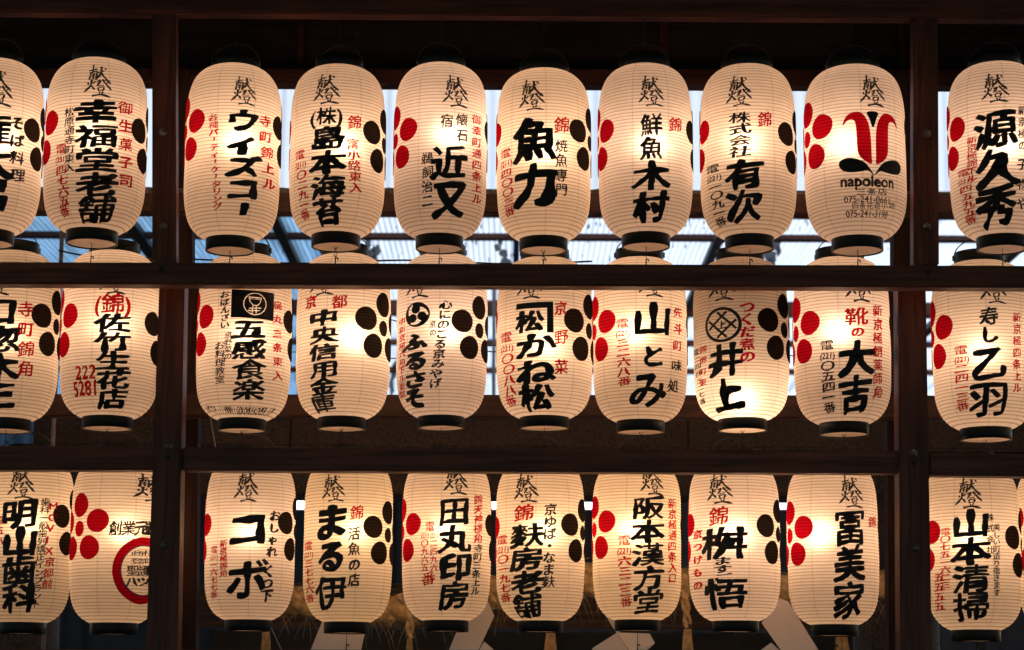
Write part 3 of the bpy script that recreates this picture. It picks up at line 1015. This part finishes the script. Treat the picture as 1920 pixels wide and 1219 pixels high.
B_ROW = [
 (41, 88, 1167, (.01, .05, .85, .25), 'cut off left end lantern of the bottom row, red Latin letters down its side',
  [(K, '献燈', 42, 876, 934, 46, .006), (K, '明山歯科', 36, 936, 1148, 64, B), (K, '歯科一般歯列矯正インプラント', 76, 934, 1140, 15, .002, -18), (RD, 'M|O|V|I|X|京|都|前', 95, 938, 1106, 16, .006, -14), (RD, '電五八', 1, 966, 1024, 14, .004)],
  [('K', -1, 116, 968)], None),
 (214, 87, 1168, (.02, .03, .95, .2), 'bottom row lantern with a red ring, half hidden behind the lower left post',
  [(K, '献燈', 284, 890, 940, 42, .006), ], [('R', 1, 183, 976)], x_ring),
 (465, 85, 1162, (.0, .02, 1.0, .2), 'bottom row lantern with two big sparse black syllables',
  [(K, '献燈', 464, 882, 940, 42, .006), (K, 'コ', 463, 958, 1024, 78, .045), (K, 'ボ', 464, 1046, 1124, 80, .035), (K, 'おしゃれ', 512, 956, 1046, 18, .02, -6), (K, 'くつ下', 501, 1060, 1128, 22, .02, -4), (RD, '新京極錦角', 420, 1012, 1082, 15, .016), (RD, '電|(221)|一|六|七|七|番', 402, 1024, 1122, 15, .006)],
  [('R', 1, 389, 984), ('K', -1, 536, 981)], None),
 (650, 84, 1166, (.02, .03, 1.15, .35), 'bottom row lantern with three rounded heavy characters and a big black crest at right',
  [(K, '献燈', 626, 889, 940, 42, .006), (K, 'ま', 620, 946, 1012, 66, .05), (K, 'る', 620, 1014, 1072, 56, .045), (K, '伊', 620, 1078, 1142, 64, .03), (RD, '錦', 669, 944, 978, 24, .012), (K, '活魚の店', 664, 986, 1102, 22, .014), (RD, '電|(221)|三|七|七|六|番', 580, 1016, 1130, 18, .004, 4)],
  [('K', -1, 700, 988)], None),
 (836, 84, 1163, (.0, .03, 1.15, .35), 'bottom row lantern with four square black characters and two red columns left of them',
  [(K, '献燈', 856, 870, 927, 44, .006), (K, '田丸印房', 853, 932, 1142, 60, B - .005), (RD, '錦天神様角', 896, 928, 1018, 16, .008), (K, '寺町三条上ル', 893, 1020, 1116, 16, .008, -6), (RD, '電', 806, 978, 997, 18, .004), (RD, '(231)|〇|九|六|五', 797, 996, 1072, 14, .002), (RD, '(221)|二|四|九|六', 814, 996, 1072, 14, .002), (RD, '番', 804, 1072, 1098, 26, .008)],
  [('R', 1, 774, 983), ('K', -1, 917, 985)], None),
 (1013, 84, 1164, (.01, .03, 1.15, .35), 'bottom row lantern with a red character above four heavy black ones',
  [(K, '献燈', 987, 888, 942, 44, .006), (RD, '錦', 982, 946, 977, 36, .016), (K, '麩房老舗', 987, 982, 1158, 62, B), (K, '京ゆば・なま麩', 1030, 944, 1102, 24, .008, -4), (RD, '電|(221)|〇|一|九|七|番', 945, 1004, 1130, 20, .006, 8)],
  [('K', -1, 1069, 984), ('R', 1, 932, 990)], None),
 (1195, 84, 1162, (-.01, .03, 1.15, .35), 'bottom row lantern with five heavy black characters between two red columns',
  [(K, '献燈', 1222, 870, 928, 42, .006), (K, '阪本漢方堂', 1217, 930, 1150, 62, .038), (RD, '新京極通四条入口', 1260, 934, 1094, 17, .008), (RD, '電|(221)|六|三|二|三|番', 1172, 1004, 1138, 24, .008, 4)],
  [('R', 1, 1137, 978), ('K', -1, 1277, 988)], None),
 (1379, 86, 1164, (.0, .02, 1.1, .3), 'bottom row lantern with small syllables squeezed between two very heavy black characters',
  [(K, '献燈', 1350, 888, 944, 44, .006), (RD, '錦', 1347, 950, 985, 34, .012), (K, '桝', 1358, 988, 1050, 84, .05), (K, 'ますご', 1355, 1044, 1090, 34, .012), (K, '悟', 1358, 1084, 1142, 82, .05), (RD, '京つけもの', 1309, 990, 1110, 15, .02)],
  [('K', -1, 1436, 986), ('R', 1, 1295, 985)], None),
 (1565, 86, 1171, (-.04, .03, 1.0, .25), 'bottom row lantern with three scratchy heavy characters, left of the lower right post',
  [(K, '献燈', 1597, 892, 951, 44, .006), (K, '冨美家', 1594, 954, 1158, 60, .05), (RD, '錦', 1635, 958, 1000, 18, .01)],
  [('R', 1, 1506, 989), ('K', -1, 1650, 992)], None),
 (1830, 89, 1181, (-.01, .02, .95, .2), 'bottom row lantern with four heavy characters, right of the lower right post',
  [(K, '献燈', 1818, 896, 952, 44, .006), (K, '山本清掃', 1820, 956, 1162, 68, .04), (K, '株式会社', 1856, 960, 1042, 13, .002), (K, '美しい町造り働きます', 1868, 982, 1118, 14, .002), (RD, '電〇七五一六二三', 1773, 990, 1104, 16, .004), (RD, '五五五五', 1762, 1074, 1146, 15, .012)],
  [('K', -1, 1899, 1008), ('R', 1, 1749, 998)], None),
 (2003, 88, 1181, (0, .03, .9, .2), 'sliver of a lantern cut off by the right edge in the bottom row', [], [('R', 1, 1936, 1000)], None),
]
# web address painted round the foot of the lantern with the bowl
M_ROW[2][5].append(('W', 'HTTP://WWW.IGOKOWSEKOWER.JP', 0, 0, 0, 0, 0))

GROUP = 'paper lanterns hung in three rows'
TOPS = ([107, 107, 117, 119, 115, 126, 117, 118, 120, 114], [468, 468, 473, 473, 473, 480, 480, 481, 480, 486], [852, 854, 856, 857, 858, 860, 861, 862, 864, 867, 868])
PXR = R0 * F
def build_lantern(spec, row, idx):
    xc, rpx, yb, (bdx, bdz, bp, warm), label, writing, crests, extra = spec
    Y = (YT, YM, YB)[row]
    foot = at(xc, yb, Y - RING_R)
    depth = (Vector((foot.x, Y, foot.z + 0.25)) - CAM).dot(FWD)
    sc = rpx / (PXR / depth) * 0.985
    head = at(xc, TOPS[row][idx], Y - RING_R)
    sz = (head.z - foot.z) / (2 * HALF)
    cz = foot.z + HALF * sz
    foot.x = at(xc, yb, Y).x
    centre = Vector((foot.x, Y, cz))
    root = empty('paper_lantern', centre + Vector((0, 0, (-HALF - RH) * sz)), label, 'lantern', GROUP)
    rel = centre - root.location
    rs = random.Random(row * 100 + idx)
    for nm, me in (('paper_shade', SHADES[rs.randrange(6)]), ('bottom_ring', RING_LOW), ('top_ring', RING_TOP), ('top_light_stop', LIGHT_STOP), ('base_card', BASE), ('bail', BAIL)):
        o = share(nm, me, root)
        o.location = rel
        o.scale = (sc, sc, sz)
        if nm == 'paper_shade': o.rotation_euler = (0, 0, rs.uniform(-3.14, 3.14))
        if nm == 'bail': o.rotation_euler = (0, 0, rs.uniform(-.5, .5))
    # hook above, up to the beam that carries the lantern
    ztop = (HALF + RH + 0.041) * sz + cz
    carrier = (topb, h2, h3)[row]
    zu = max(ztop + 0.012, carrier.location.z + 0.004 + (foot.x - carrier.location.x) * 0.0)
    bm = bmesh.new()
    hk = [(0, 0, zu - centre.z + 0.01), (0, 0, ztop - centre.z + 0.006)]
    for k in range(9):
        th = math.pi / 2 - R_(270) * k / 8
        hk.append((0.007 * math.cos(th) , 0.0, ztop - centre.z + 0.0045 * math.sin(th) - 0.002))
    add_tube(bm, hk, 0.0016, 6)
    o = obj('hanging_hook', bm, IRON, root, True)
    o.location = rel
    # tether from the base down to the beam beneath
    bm = bmesh.new()
    z0 = (-HALF - RH + 0.012) * sz
    below = (midb, None, botb)[row]
    if row == 0:
        zd = at(xc, 491 + 0.0047 * xc, Y).z - centre.z
    elif row == 1:
        zd = at(xc, 838 + 0.0065 * xc, Y).z - centre.z
    else:
        zd = at(xc, 1219, Y).z - centre.z
    if zd > z0 - 0.01: zd = z0 - 0.03
    y = z0
    kind = rs.choice((0, 0, 1))
    if kind == 0:
        add_tube(bm, [(0, 0, z0), (0.001, -0.001, (z0 + zd) / 2 + .004), (-0.0005, -0.0015, zd + 0.012)], 0.0010, 5)
    else:
        n = max(2, int((z0 - zd - .012) / 0.011))
        for k in range(n):
            c = z0 - (k + .5) * (z0 - zd - .012) / n
            pts = []
            for q in range(13):
                th = 2 * math.pi * q / 12
                x, z = 0.0045 * math.cos(th), 0.0075 * math.sin(th)
                pts.append((x if k % 2 == 0 else x * .3, 0 if k % 2 == 0 else x, c + z))
            add_tube(bm, pts, 0.0010, 5, False)
    # screw hook standing in the beam
    hk = [(0, 0, zd - 0.006), (0, 0, zd + 0.014)]
    for k in range(7):
        th = math.pi - R_(220) * k / 6
        hk.append((0.004 + 0.004 * math.cos(th), 0, zd + 0.014 + 0.005 * math.sin(th)))
    add_tube(bm, hk, 0.0019, 6)
    o = obj('tether', bm, IRON, root, True)
    o.location = rel
    # the bulb's light
    ld = bpy.data.lights.new('bulb_light', 'POINT')
    ld.energy = BULB_W * bp * sc * sc * rs.uniform(0.86, 1.1)
    ld.shadow_soft_size = 0.03
    warm += rs.uniform(-.25, .25)
    g = 0.665 - 0.05 * warm
    ld.color = (1.0, g, 0.475 - 0.20 * warm)
    lo = bpy.data.objects.new('bulb_light', ld)
    col.objects.link(lo)
    lo.parent = root
    lo.location = rel + Vector((bdx, -0.005, bdz * sz))
    sk = Skin(centre, sc, sz)
    if extra: extra(sk)
    for wr in writing:
        key, txt, x, y0, y1, ww, bold = wr[:7]
        if key == 'W':
            n = len(txt)
            for i, ch in enumerate(txt):
                vs_, fs_, wid = glyph(ch, 0.0, 1)
                t = (i + .5) / n
                px = 388 + t * 124
                py = 767 - 9 * math.sin(math.pi * t) * 0 + 4 * t
                sk.put('k', [(x_ + .25, y_) for x_, y_ in vs_], fs_, px, py, 9, 17)
            continue
        if txt == '献燈':
            sk.offering(x, y0, y1, ww, rs)
            continue
        sk.text(key, txt, x, y0, y1, ww, bold, wr[7] if len(wr) > 7 else 0.0)
    for key, side, px, py in crests:
        sk.crest(key, side, px, py)
    sk.finish(root)
    return root

for row, specs in enumerate((T_ROW, M_ROW, B_ROW)):
    for idx, sp in enumerate(specs):
        build_lantern(sp, row, idx)
bpy.data.objects.remove(_to)
bpy.data.curves.remove(_tc)

# ------------------------------------------------------------------ behind the rack: translucent roof
YR0, YR1 = 12.0, 27.0
HR = at(960, 375, YR0).z
def y_on_roof(py):
    d = ray(960, py)
    return d.y * (HR - ZC) / d.z

def corrugated(bm, x0, x1, y0, y1, z, pitch=0.036, amp=0.008, upright=None):
    n = int((x1 - x0) / pitch * 6)
    rows = []
    if upright:
        for zz in upright:
            rows.append([bm.verts.new((x0 + (x1 - x0) * i / n, y0 + amp * math.sin(2 * math.pi * (x1 - x0) * i / n / pitch), zz)) for i in range(n + 1)])
    else:
        for yy in (y0, y1):
            rows.append([bm.verts.new((x0 + (x1 - x0) * i / n, yy, z + amp * math.sin(2 * math.pi * (x1 - x0) * i / n / pitch))) for i in range(n + 1)])
    for a, c in zip(rows, rows[1:]):
        for i in range(n):
            f = bm.faces.new((a[i], a[i + 1], c[i + 1], c[i]))
            f.smooth = True

roof = empty('corrugated_roof', (0, YR0, HR), 'translucent corrugated roof letting daylight through behind the lanterns', 'roof')
xw = 1.3
rs = random.Random(5)
k = 0
x = -6.5
while x < 6.5:
    for (ya, yb_) in ((YR0, y_on_roof(640)), (y_on_roof(640) - .12, YR1)):
        bm = bmesh.new()
        corrugated(bm, x, x + xw + 0.05, ya, yb_, HR + 0.004 * (k % 2) + (0.02 if ya > YR0 else 0))
        for v in bm.verts: v.co -= Vector((0, YR0, HR))
        obj('roof_sheet', bm, SHEETB if x < -1.7 else SHEET, roof)
    x += xw
    k += 1
for py, th in ((434, 0.035), (560, 0.11), (634, 0.04), (686, 0.045)):
    yy = y_on_roof(py) - YR0
    bm = bmesh.new()
    add_box(bm, -6.5, 6.5, yy - .04, yy + .04, -0.02 - th, -0.02, 0.004)
    o = obj('purlin', bm, WX, roof)
for px, py, wd in ((536, 440, 0.032), (1340, 450, 0.03), (262, 430, 0.045), (1908, 450, 0.035), (968, 450, 0.018)):
    d = ray(px, py)
    X = d.x * (HR - ZC) / d.z
    bm = bmesh.new()
    add_box(bm, X - wd, X + wd, 0.05, YR1 - YR0, -0.075, -0.022, 0.004)
    obj('rafter', bm, WY if px not in (1340,) else SLATE, roof)
# grime and leaf litter lying on the sheets
bm = bmesh.new()
rs = random.Random(21)
def blot(px, py, wpx, dpy, zoff=-0.016):
    q = []
    for k_ in range(16):
        th = 2 * math.pi * k_ / 16
        f_ = 1 + 0.5 * noise.noise((math.cos(th) * 1.7 + px, math.sin(th) * 1.7, py * .1))
        x_, y_ = px + wpx / 2 * f_ * math.cos(th), py + dpy / 2 * f_ * math.sin(th)
        d_ = ray(x_, y_)
        t_ = (HR + zoff - ZC) / d_.z
        q.append(CAM + d_ * t_ - Vector((0, YR0, HR)))
    vs_ = [bm.verts.new(v) for v in q]
    f_ = bm.faces.new(vs_)
    return f_
for px, py in ((690, 455), (695, 478), (702, 490), (684, 440), (706, 470), (938, 452), (944, 475), (948, 492), (932, 465), (1452, 455), (1444, 480), (1460, 470), (1448, 492), (1438, 462), (738, 700), (734, 725), (742, 690)):
    blot(px, py, rs.uniform(9, 24), rs.uniform(14, 34))
for i in range(150):
    px = rs.choice((rs.uniform(380, 1720), rs.uniform(700, 1720)))
    py = rs.choice((rs.uniform(442, 492), rs.uniform(408, 430)))
    blot(px, py, rs.uniform(1.5, 3.5), rs.uniform(4, 13))
bmesh.ops.triangulate(bm, faces=bm.faces[:])
grime = obj('grime', bm, thin_paint('grey_grime', (0.10, 0.105, 0.11), 0.8), roof)
grime['kind'] = 'stuff'
# upright glazing above the near edge of that roof
zt, zb = at(960, 120, YR0).z + .5, HR + 0.03
glz = empty('upright_glazing', (0, YR0, HR), 'bright upright translucent panels behind the top row of lanterns', 'glazing')
x = -6.5
k = 0
while x < 6.5:
    bm = bmesh.new()
    corrugated(bm, x, x + 1.0, YR0 - 0.004 * (k % 2), 0, 0, 0.07, 0.006, upright=(zb, zt))
    for v in bm.verts: v.co -= Vector((0, YR0, HR))
    obj('glazing_panel', bm, SHEETW, glz)
    x += 0.97
    k += 1
bm = bmesh.new()
add_box(bm, -6.5, 6.5, -0.06, 0.05, -0.10, 0.05, 0.004)
obj('sill_rail', bm, WX, glz)
# roughly lashed cloth lying along the sill
bm = bmesh.new()
pts = []
for i in range(120):
    px = -100 + i * 18
    p = at(px, 357 + 3 * noise.noise((i * .4, 0, 0)) + (0.005 * px), 6.66)
    pts.append(p)
base = pts[60].copy()
add_tube(bm, [p - base for p in pts], [0.012 + 0.008 * noise.noise((i * .7, 3, 1)) for i in range(120)], 7)
o = obj('cord', bm, plain('grey_dirty_cord', (.10, .09, .085), .9, 0, .5, 60))
o.location = base
tag(o, 'lumpy grey cord lying along the beam between the top lanterns', 'cord')

# ------------------------------------------------------------------ behind the rack: stone gate, hall, lights
YG = 8.6
a = at(-250, 768, YG); c = at(2050, 905, YG)
bm = bmesh.new()
tor = empty('stone_gate', (0, YG, 0), 'speckled stone gate lintel behind the rack, below the middle row of lanterns', 'gate')
add_box(bm, a.x, c.x, 0, 0.45, at(960, 842, YG).z, a.z, 0.015)
obj('lintel', bm, STONE, tor)
bm = bmesh.new()
add_box(bm, a.x + 0.1, c.x - 0.1, 0.06, 0.40, at(960, 924, YG).z, at(960, 842, YG).z - .012, 0.012)
obj('tie_beam', bm, STONE, tor)
for px in (20, 1690):
    p = at(px, 900, YG)
    bm = bmesh.new()
    add_tube(bm, [(p.x, 0.22, 0), (p.x, 0.22, 1.0), (p.x, .22, at(960, 850, YG).z)], [0.2, .19, 0.17], 20)
    obj('pillar', bm, STONE, tor, True)
for px in (545, 640, 1290):
    p = at(px, 815, YG)
    bm = bmesh.new()
    add_box(bm, p.x - 0.004, p.x + 0.004, -0.003, 0.002, p.z - 0.09, p.z + 0.07)
    obj('joint', bm, DARK, tor)

bm = bmesh.new()
hall = empty('shrine_hall', (0, 27.4, 0), 'dark wall of the hall far behind the lanterns', 'building')
add_box(bm, -9, 9, 0, 0.2, 0, HR - 0.1)
obj('wall', bm, DARK, hall)
bm = bmesh.new()
for px in (150, 420, 640, 757, 905, 1000, 1128, 1290, 1500, 1700, 1850):
    p = at(px, 950, 27.3)
    bm2 = bmesh.new()
    add_box(bm2, p.x - 0.09, p.x + 0.09, -0.12, -0.002, 0, HR - .15, .01)
    obj('column', bm2, DARK, hall)
bm.free()
b0, b1 = at(560, 1184, 9.6), at(1520, 1250, 9.6)
bm = bmesh.new()
add_box(bm, b0.x - .4, b1.x + .6, 0, 0.08, b1.z, b0.z, .006)
o = obj('painted_board', bm, GREEN)
for v in o.data.vertices: pass
o.location = (0, 9.6, 0)
tag(o, 'dull grey green board behind the paper streamers at the bottom', 'board')
bm = bmesh.new()
c0, c1 = at(330, 1092, 9.9), at(1700, 1182, 9.9)
add_box(bm, c0.x, c1.x, 0, 0.08, c1.z, c0.z, .006)
o = obj('wooden_beam', bm, wood('mid_brown_wood', (0.13, 0.075, 0.045), 'x'))
o.location = (0, 9.9, 0)
tag(o, 'brown timber behind the straw rope low in the gaps', 'beam')

for px, wpx in ((557, 34), (924, 26), (1106, 28), (1471, 22)):
    p = at(px, 946, 14.0)
    root = empty('strip_light', (p.x, 14.0, p.z - .03), 'lit white strip light between two bottom row lanterns, ' + {557: 'leftmost', 924: 'second from the left', 1106: 'third from the left', 1471: 'rightmost'}[px] + ' of four', 'light', 'strip lights in the hall behind')
    hw = wpx / 2 / F * 14.2
    bm = bmesh.new()
    add_box(bm, -hw - .01, hw + .01, 0.002, 0.05, -0.005, 0.068, .004)
    obj('housing', bm, GALV, root)
    bm = bmesh.new()
    add_box(bm, -hw, hw, -0.02, 0.0, 0.0, 0.06, .008)
    obj('tube', bm, TUBE, root)
    bm = bmesh.new()
    add_tube(bm, [(0, .03, .06), (0, .03, HR - p.z - .05)], .012, 8)
    obj('drop_rod', bm, GALV, root)

# pale pipe, cables, blue sheet at the left
p = at(106, 640, 7.3)
bm = bmesh.new()
add_tube(bm, [(0, 0, -p.z), (0.004, 0, 0), (0.0, 0, 0.9)], 0.0075, 10)
o = obj('pipe', bm, GALV, None, True)
o.location = p
tag(o, 'thin grey upright pipe between the two leftmost middle row lanterns', 'pipe')
bm = bmesh.new()
p0, p1 = at(-120, 785, 8.3), at(62, 836, 8.3)
corrugated(bm, p0.x, p1.x, 0, 0, 0, 0.05, 0.01, upright=(p1.z, p0.z + .4))
o = obj('corrugated_sheet', bm, SHEETB)
o.location = (0, 8.3, 0)
tag(o, 'blue corrugated sheet showing low at the left edge behind the middle row', 'sheet')

def cable(pts, r, m, label):
    P = [at(*q) for q in pts]
    base = P[0].copy()
    dense = []
    n = len(P)
    for i in range(n - 1):
        q0, q1, q2, q3 = P[max(0, i - 1)], P[i], P[i + 1], P[min(n - 1, i + 2)]
        for k in range(6):
            t = k / 6
            dense.append(0.5 * ((2 * q1) + (q2 - q0) * t + (2 * q0 - 5 * q1 + 4 * q2 - q3) * t * t + (3 * q1 - q0 - 3 * q2 + q3) * t ** 3) - base)
    dense.append(P[-1] - base)
    bm = bmesh.new()
    add_tube(bm, dense, r, 6)
    o = obj('cable', bm, m, None, True)
    o.location = base
    tag(o, label, 'cable')
cable([(394, 780, 7.2), (398, 805, 7.2), (405, 842, 7.2)], 0.0022, CABLE, 'pale thin cable dropping right of the lower left post, above the lower beam')
cable([(502, 1160, 7.5), (512, 1185, 7.5), (534, 1232, 7.5)], 0.0022, CABLE, 'pale thin cable slanting down at the bottom beside the leftmost straw tassel')
cable([(700, 628, 7.3), (735, 600, 7.3), (925, 660, 7.3), (1105, 598, 7.3), (1125, 600, 7.3)], 0.0022, DCABLE, 'dark wire sagging across the bright gaps of the middle row')
cable([(548, 660, 7.25), (740, 672, 7.25), (925, 648, 7.25), (1110, 665, 7.25), (1300, 640, 7.25), (1490, 668, 7.25)], 0.002, DCABLE, 'lower dark wire running across the bright gaps of the middle row')
cable([(1668, 630, 7.0), (1672, 660, 7.0), (1668, 690, 7.0), (1671, 735, 7.0)], 0.002, DCABLE, 'dark kinked wire hanging in the bright gap left of the lower right post')
cable([(110, 470, 6.9), (180, 482, 6.9), (290, 484, 6.9)], 0.003, DCABLE, 'black cable along the top of the brown beam at the left')
cable([(360, 486, 6.9), (560, 494, 6.8), (760, 488, 6.8), (960, 495, 6.8), (1110, 490, 6.8)], 0.003, DCABLE, 'black cable loosely laid along the brown beam in the middle')

# ------------------------------------------------------------------ straw rope, tassels and paper streamers
def shime(x0, x1, f, Y):
    A, Bq = at(x0, f(x0), Y), at(x1, f(x1), Y)
    base = A.copy()
    n = 160
    path = []
    for i in range(n):
        px = x0 + (x1 - x0) * i / (n - 1)
        path.append(at(px, f(px), Y) - base)
    root = empty('straw_rope', base, 'thick twisted straw rope slung behind the bottom row of lanterns', 'rope')
    for s in range(3):
        bm = bmesh.new()
        pts, rad = [], []
        for i, p in enumerate(path):
            t = i / (n - 1)
            thick = (0.032 + 0.012 * math.sin(math.pi * t))
            th = 2 * math.pi * (s / 3 + t * 11)
            pts.append(p + Vector((0, math.cos(th), math.sin(th))) * thick * 0.72)
            rad.append(thick * (0.80 + .06 * noise.noise((i * .5, s, 0))))
        add_tube(bm, pts, rad, 10)
        obj('strand', bm, STRAW, root, True)
    bm = bmesh.new()
    rs = random.Random(4)
    for i in range(620):
        t = rs.random()
        p = path[int(t * (n - 1))]
        th = rs.uniform(0, 6.28)
        d = Vector((rs.uniform(.1, 1.0) * rs.choice((1, 1, -1)), math.cos(th) * .6, math.sin(th) * .7 - .45)).normalized()
        o0 = p + Vector((0, math.cos(th), math.sin(th))) * 0.045
        L = rs.uniform(.03, .11)
        add_tube(bm, [o0, o0 + d * L * .6, o0 + d * L + Vector((0, 0, -L * .25))], [0.0011, .0009, 0.0004], 4, False)
    o = obj('straw_fringe', bm, STRAW, root)
    o['kind'] = 'stuff'
def f_rope(x):
    return 1118 + 28 * math.sin((x - 520) / 380 * math.pi) * (1 if x < 900 else .25) - 22 * max(0, min(1, (x - 850) / 250)) 
shime(420, 1690, f_rope, 7.5)

def tassel(px, y0, y1, Y, wpx, label, rope_top=None):
    p = at(px, y0, Y)
    root = empty('straw_tassel', p, label, 'tassel', 'straw tassels hanging from the rope')
    L = p.z - at(px, y1, Y).z
    wd = wpx / F * Y / 2
    if rope_top:
        top = at(rope_top[0], rope_top[1], Y) - p
        for s in range(2):
            bm = bmesh.new()
            pts = []
            for i in range(40):
                t = i / 39
                th = t * 2 * math.pi * (top.length / 0.10) + math.pi * s
                pts.append(top.lerp(Vector((0, 0, -.004)), t) + Vector((math.cos(th), math.sin(th), 0)) * 0.0075)
            add_tube(bm, pts, 0.009, 7)
            obj('cord', bm, STRAW, root, True)
    bm = bmesh.new()
    add_tube(bm, [(-0, 0, .010), (0, 0, .002), (0, 0, -.006)], [wd * .55, wd * .62, wd * .6], 12)
    obj('binding', bm, INK, root, True)
    bm = bmesh.new()
    rs = random.Random(int(px))
    for i in range(90):
        a_ = rs.uniform(0, 6.28)
        q = math.sqrt(rs.random())
        x_, y_ = math.cos(a_) * q, math.sin(a_) * q
        fl = rs.uniform(.85, 1.1)
        add_tube(bm, [(x_ * wd * .5, y_ * wd * .5, 0), (x_ * wd * .8, y_ * wd * .8, -L * .4), (x_ * wd * 1.05 + rs.uniform(-.003, .003), y_ * wd * 1.05, -L * fl)], [.0016, .0018, .0012], 4, False)
    o = obj('straw_bundle', bm, STRAW, root)
tassel(500, 1168, 1260, 7.36, 20, 'straw tassel at the bottom edge, leftmost of the five', (503, 1120))
tassel(768, 1195, 1270, 7.36, 16, 'straw tassel on a twisted cord, second from the left at the bottom edge', (770, 1120))
tassel(1032, 1182, 1270, 7.36, 32, 'broad straw tassel at the bottom edge, third of the five from the left', (1032, 1120))
tassel(1289, 1176, 1270, 7.36, 24, 'straw tassel on a long twisted cord between the two paper streamers at the right', (1284, 1110))
tassel(1578, 1190, 1280, 7.36, 38, 'rightmost straw tassel at the bottom edge, left of the lower right post', (1578, 1110))

def shide(panels, Y, label):
    """panels: outlines in photo pixels with a push in depth for each corner"""
    base = at(panels[0][0][0], panels[0][0][1], Y)
    root = empty('paper_streamer', base, label, 'paper streamer', 'white paper streamers under the straw rope')
    for pn in panels:
        bm = bmesh.new()
        f = [bm.verts.new(at(x, y, Y + d) - base) for x, y, d in pn]
        k = [bm.verts.new(v.co + Vector((0, 0.0008, 0))) for v in f]
        bm.faces.new(f)
        bm.faces.new(k[::-1])
        for i in range(len(f)):
            j = (i + 1) % len(f)
            bm.faces.new((f[j], f[i], k[i], k[j]))
        bmesh.ops.recalc_face_normals(bm, faces=bm.faces[:])
        obj('fold', bm, SHIDE, root)
YS = 7.24
shide([[(606, 1160, 0), (650, 1145, .02), (690, 1160, .05), (668, 1260, .05), (566, 1260, 0)]], YS, 'white folded paper streamer at the bottom edge, leftmost of the four')
shide([[(900, 1095, 0), (927, 1155, .02), (896, 1222, .03), (838, 1228, .0), (866, 1160, 0)], [(908, 1203, -.01), (930, 1222, .0), (925, 1260, .0), (890, 1260, -.01), (897, 1222, -.012)]], YS, 'white paper streamer slanting down left from behind the lantern with four square characters')
shide([[(1120, 1130, 0), (1148, 1152, .0), (1172, 1182, .02), (1156, 1187, .02)], [(1156, 1187, -.012), (1110, 1216, -.03), (1120, 1240, -.03), (1182, 1240, 0), (1180, 1222, 0)], [(1156, 1186, .006), (1218, 1188, .03), (1228, 1206, .03), (1190, 1240, .02), (1181, 1222, .006)]], YS, 'white paper streamer spread into a triangle under the lantern with five heavy characters')
shide([[(1428, 1168, 0), (1462, 1122, .03), (1478, 1128, .04), (1560, 1260, .04), (1500, 1270, .0)], [(1446, 1205, -.02), (1476, 1232, -.012), (1470, 1270, -.012), (1400, 1270, -.02), (1422, 1222, -.02)]], YS, 'long white paper streamer slanting down to the right, rightmost of the four')
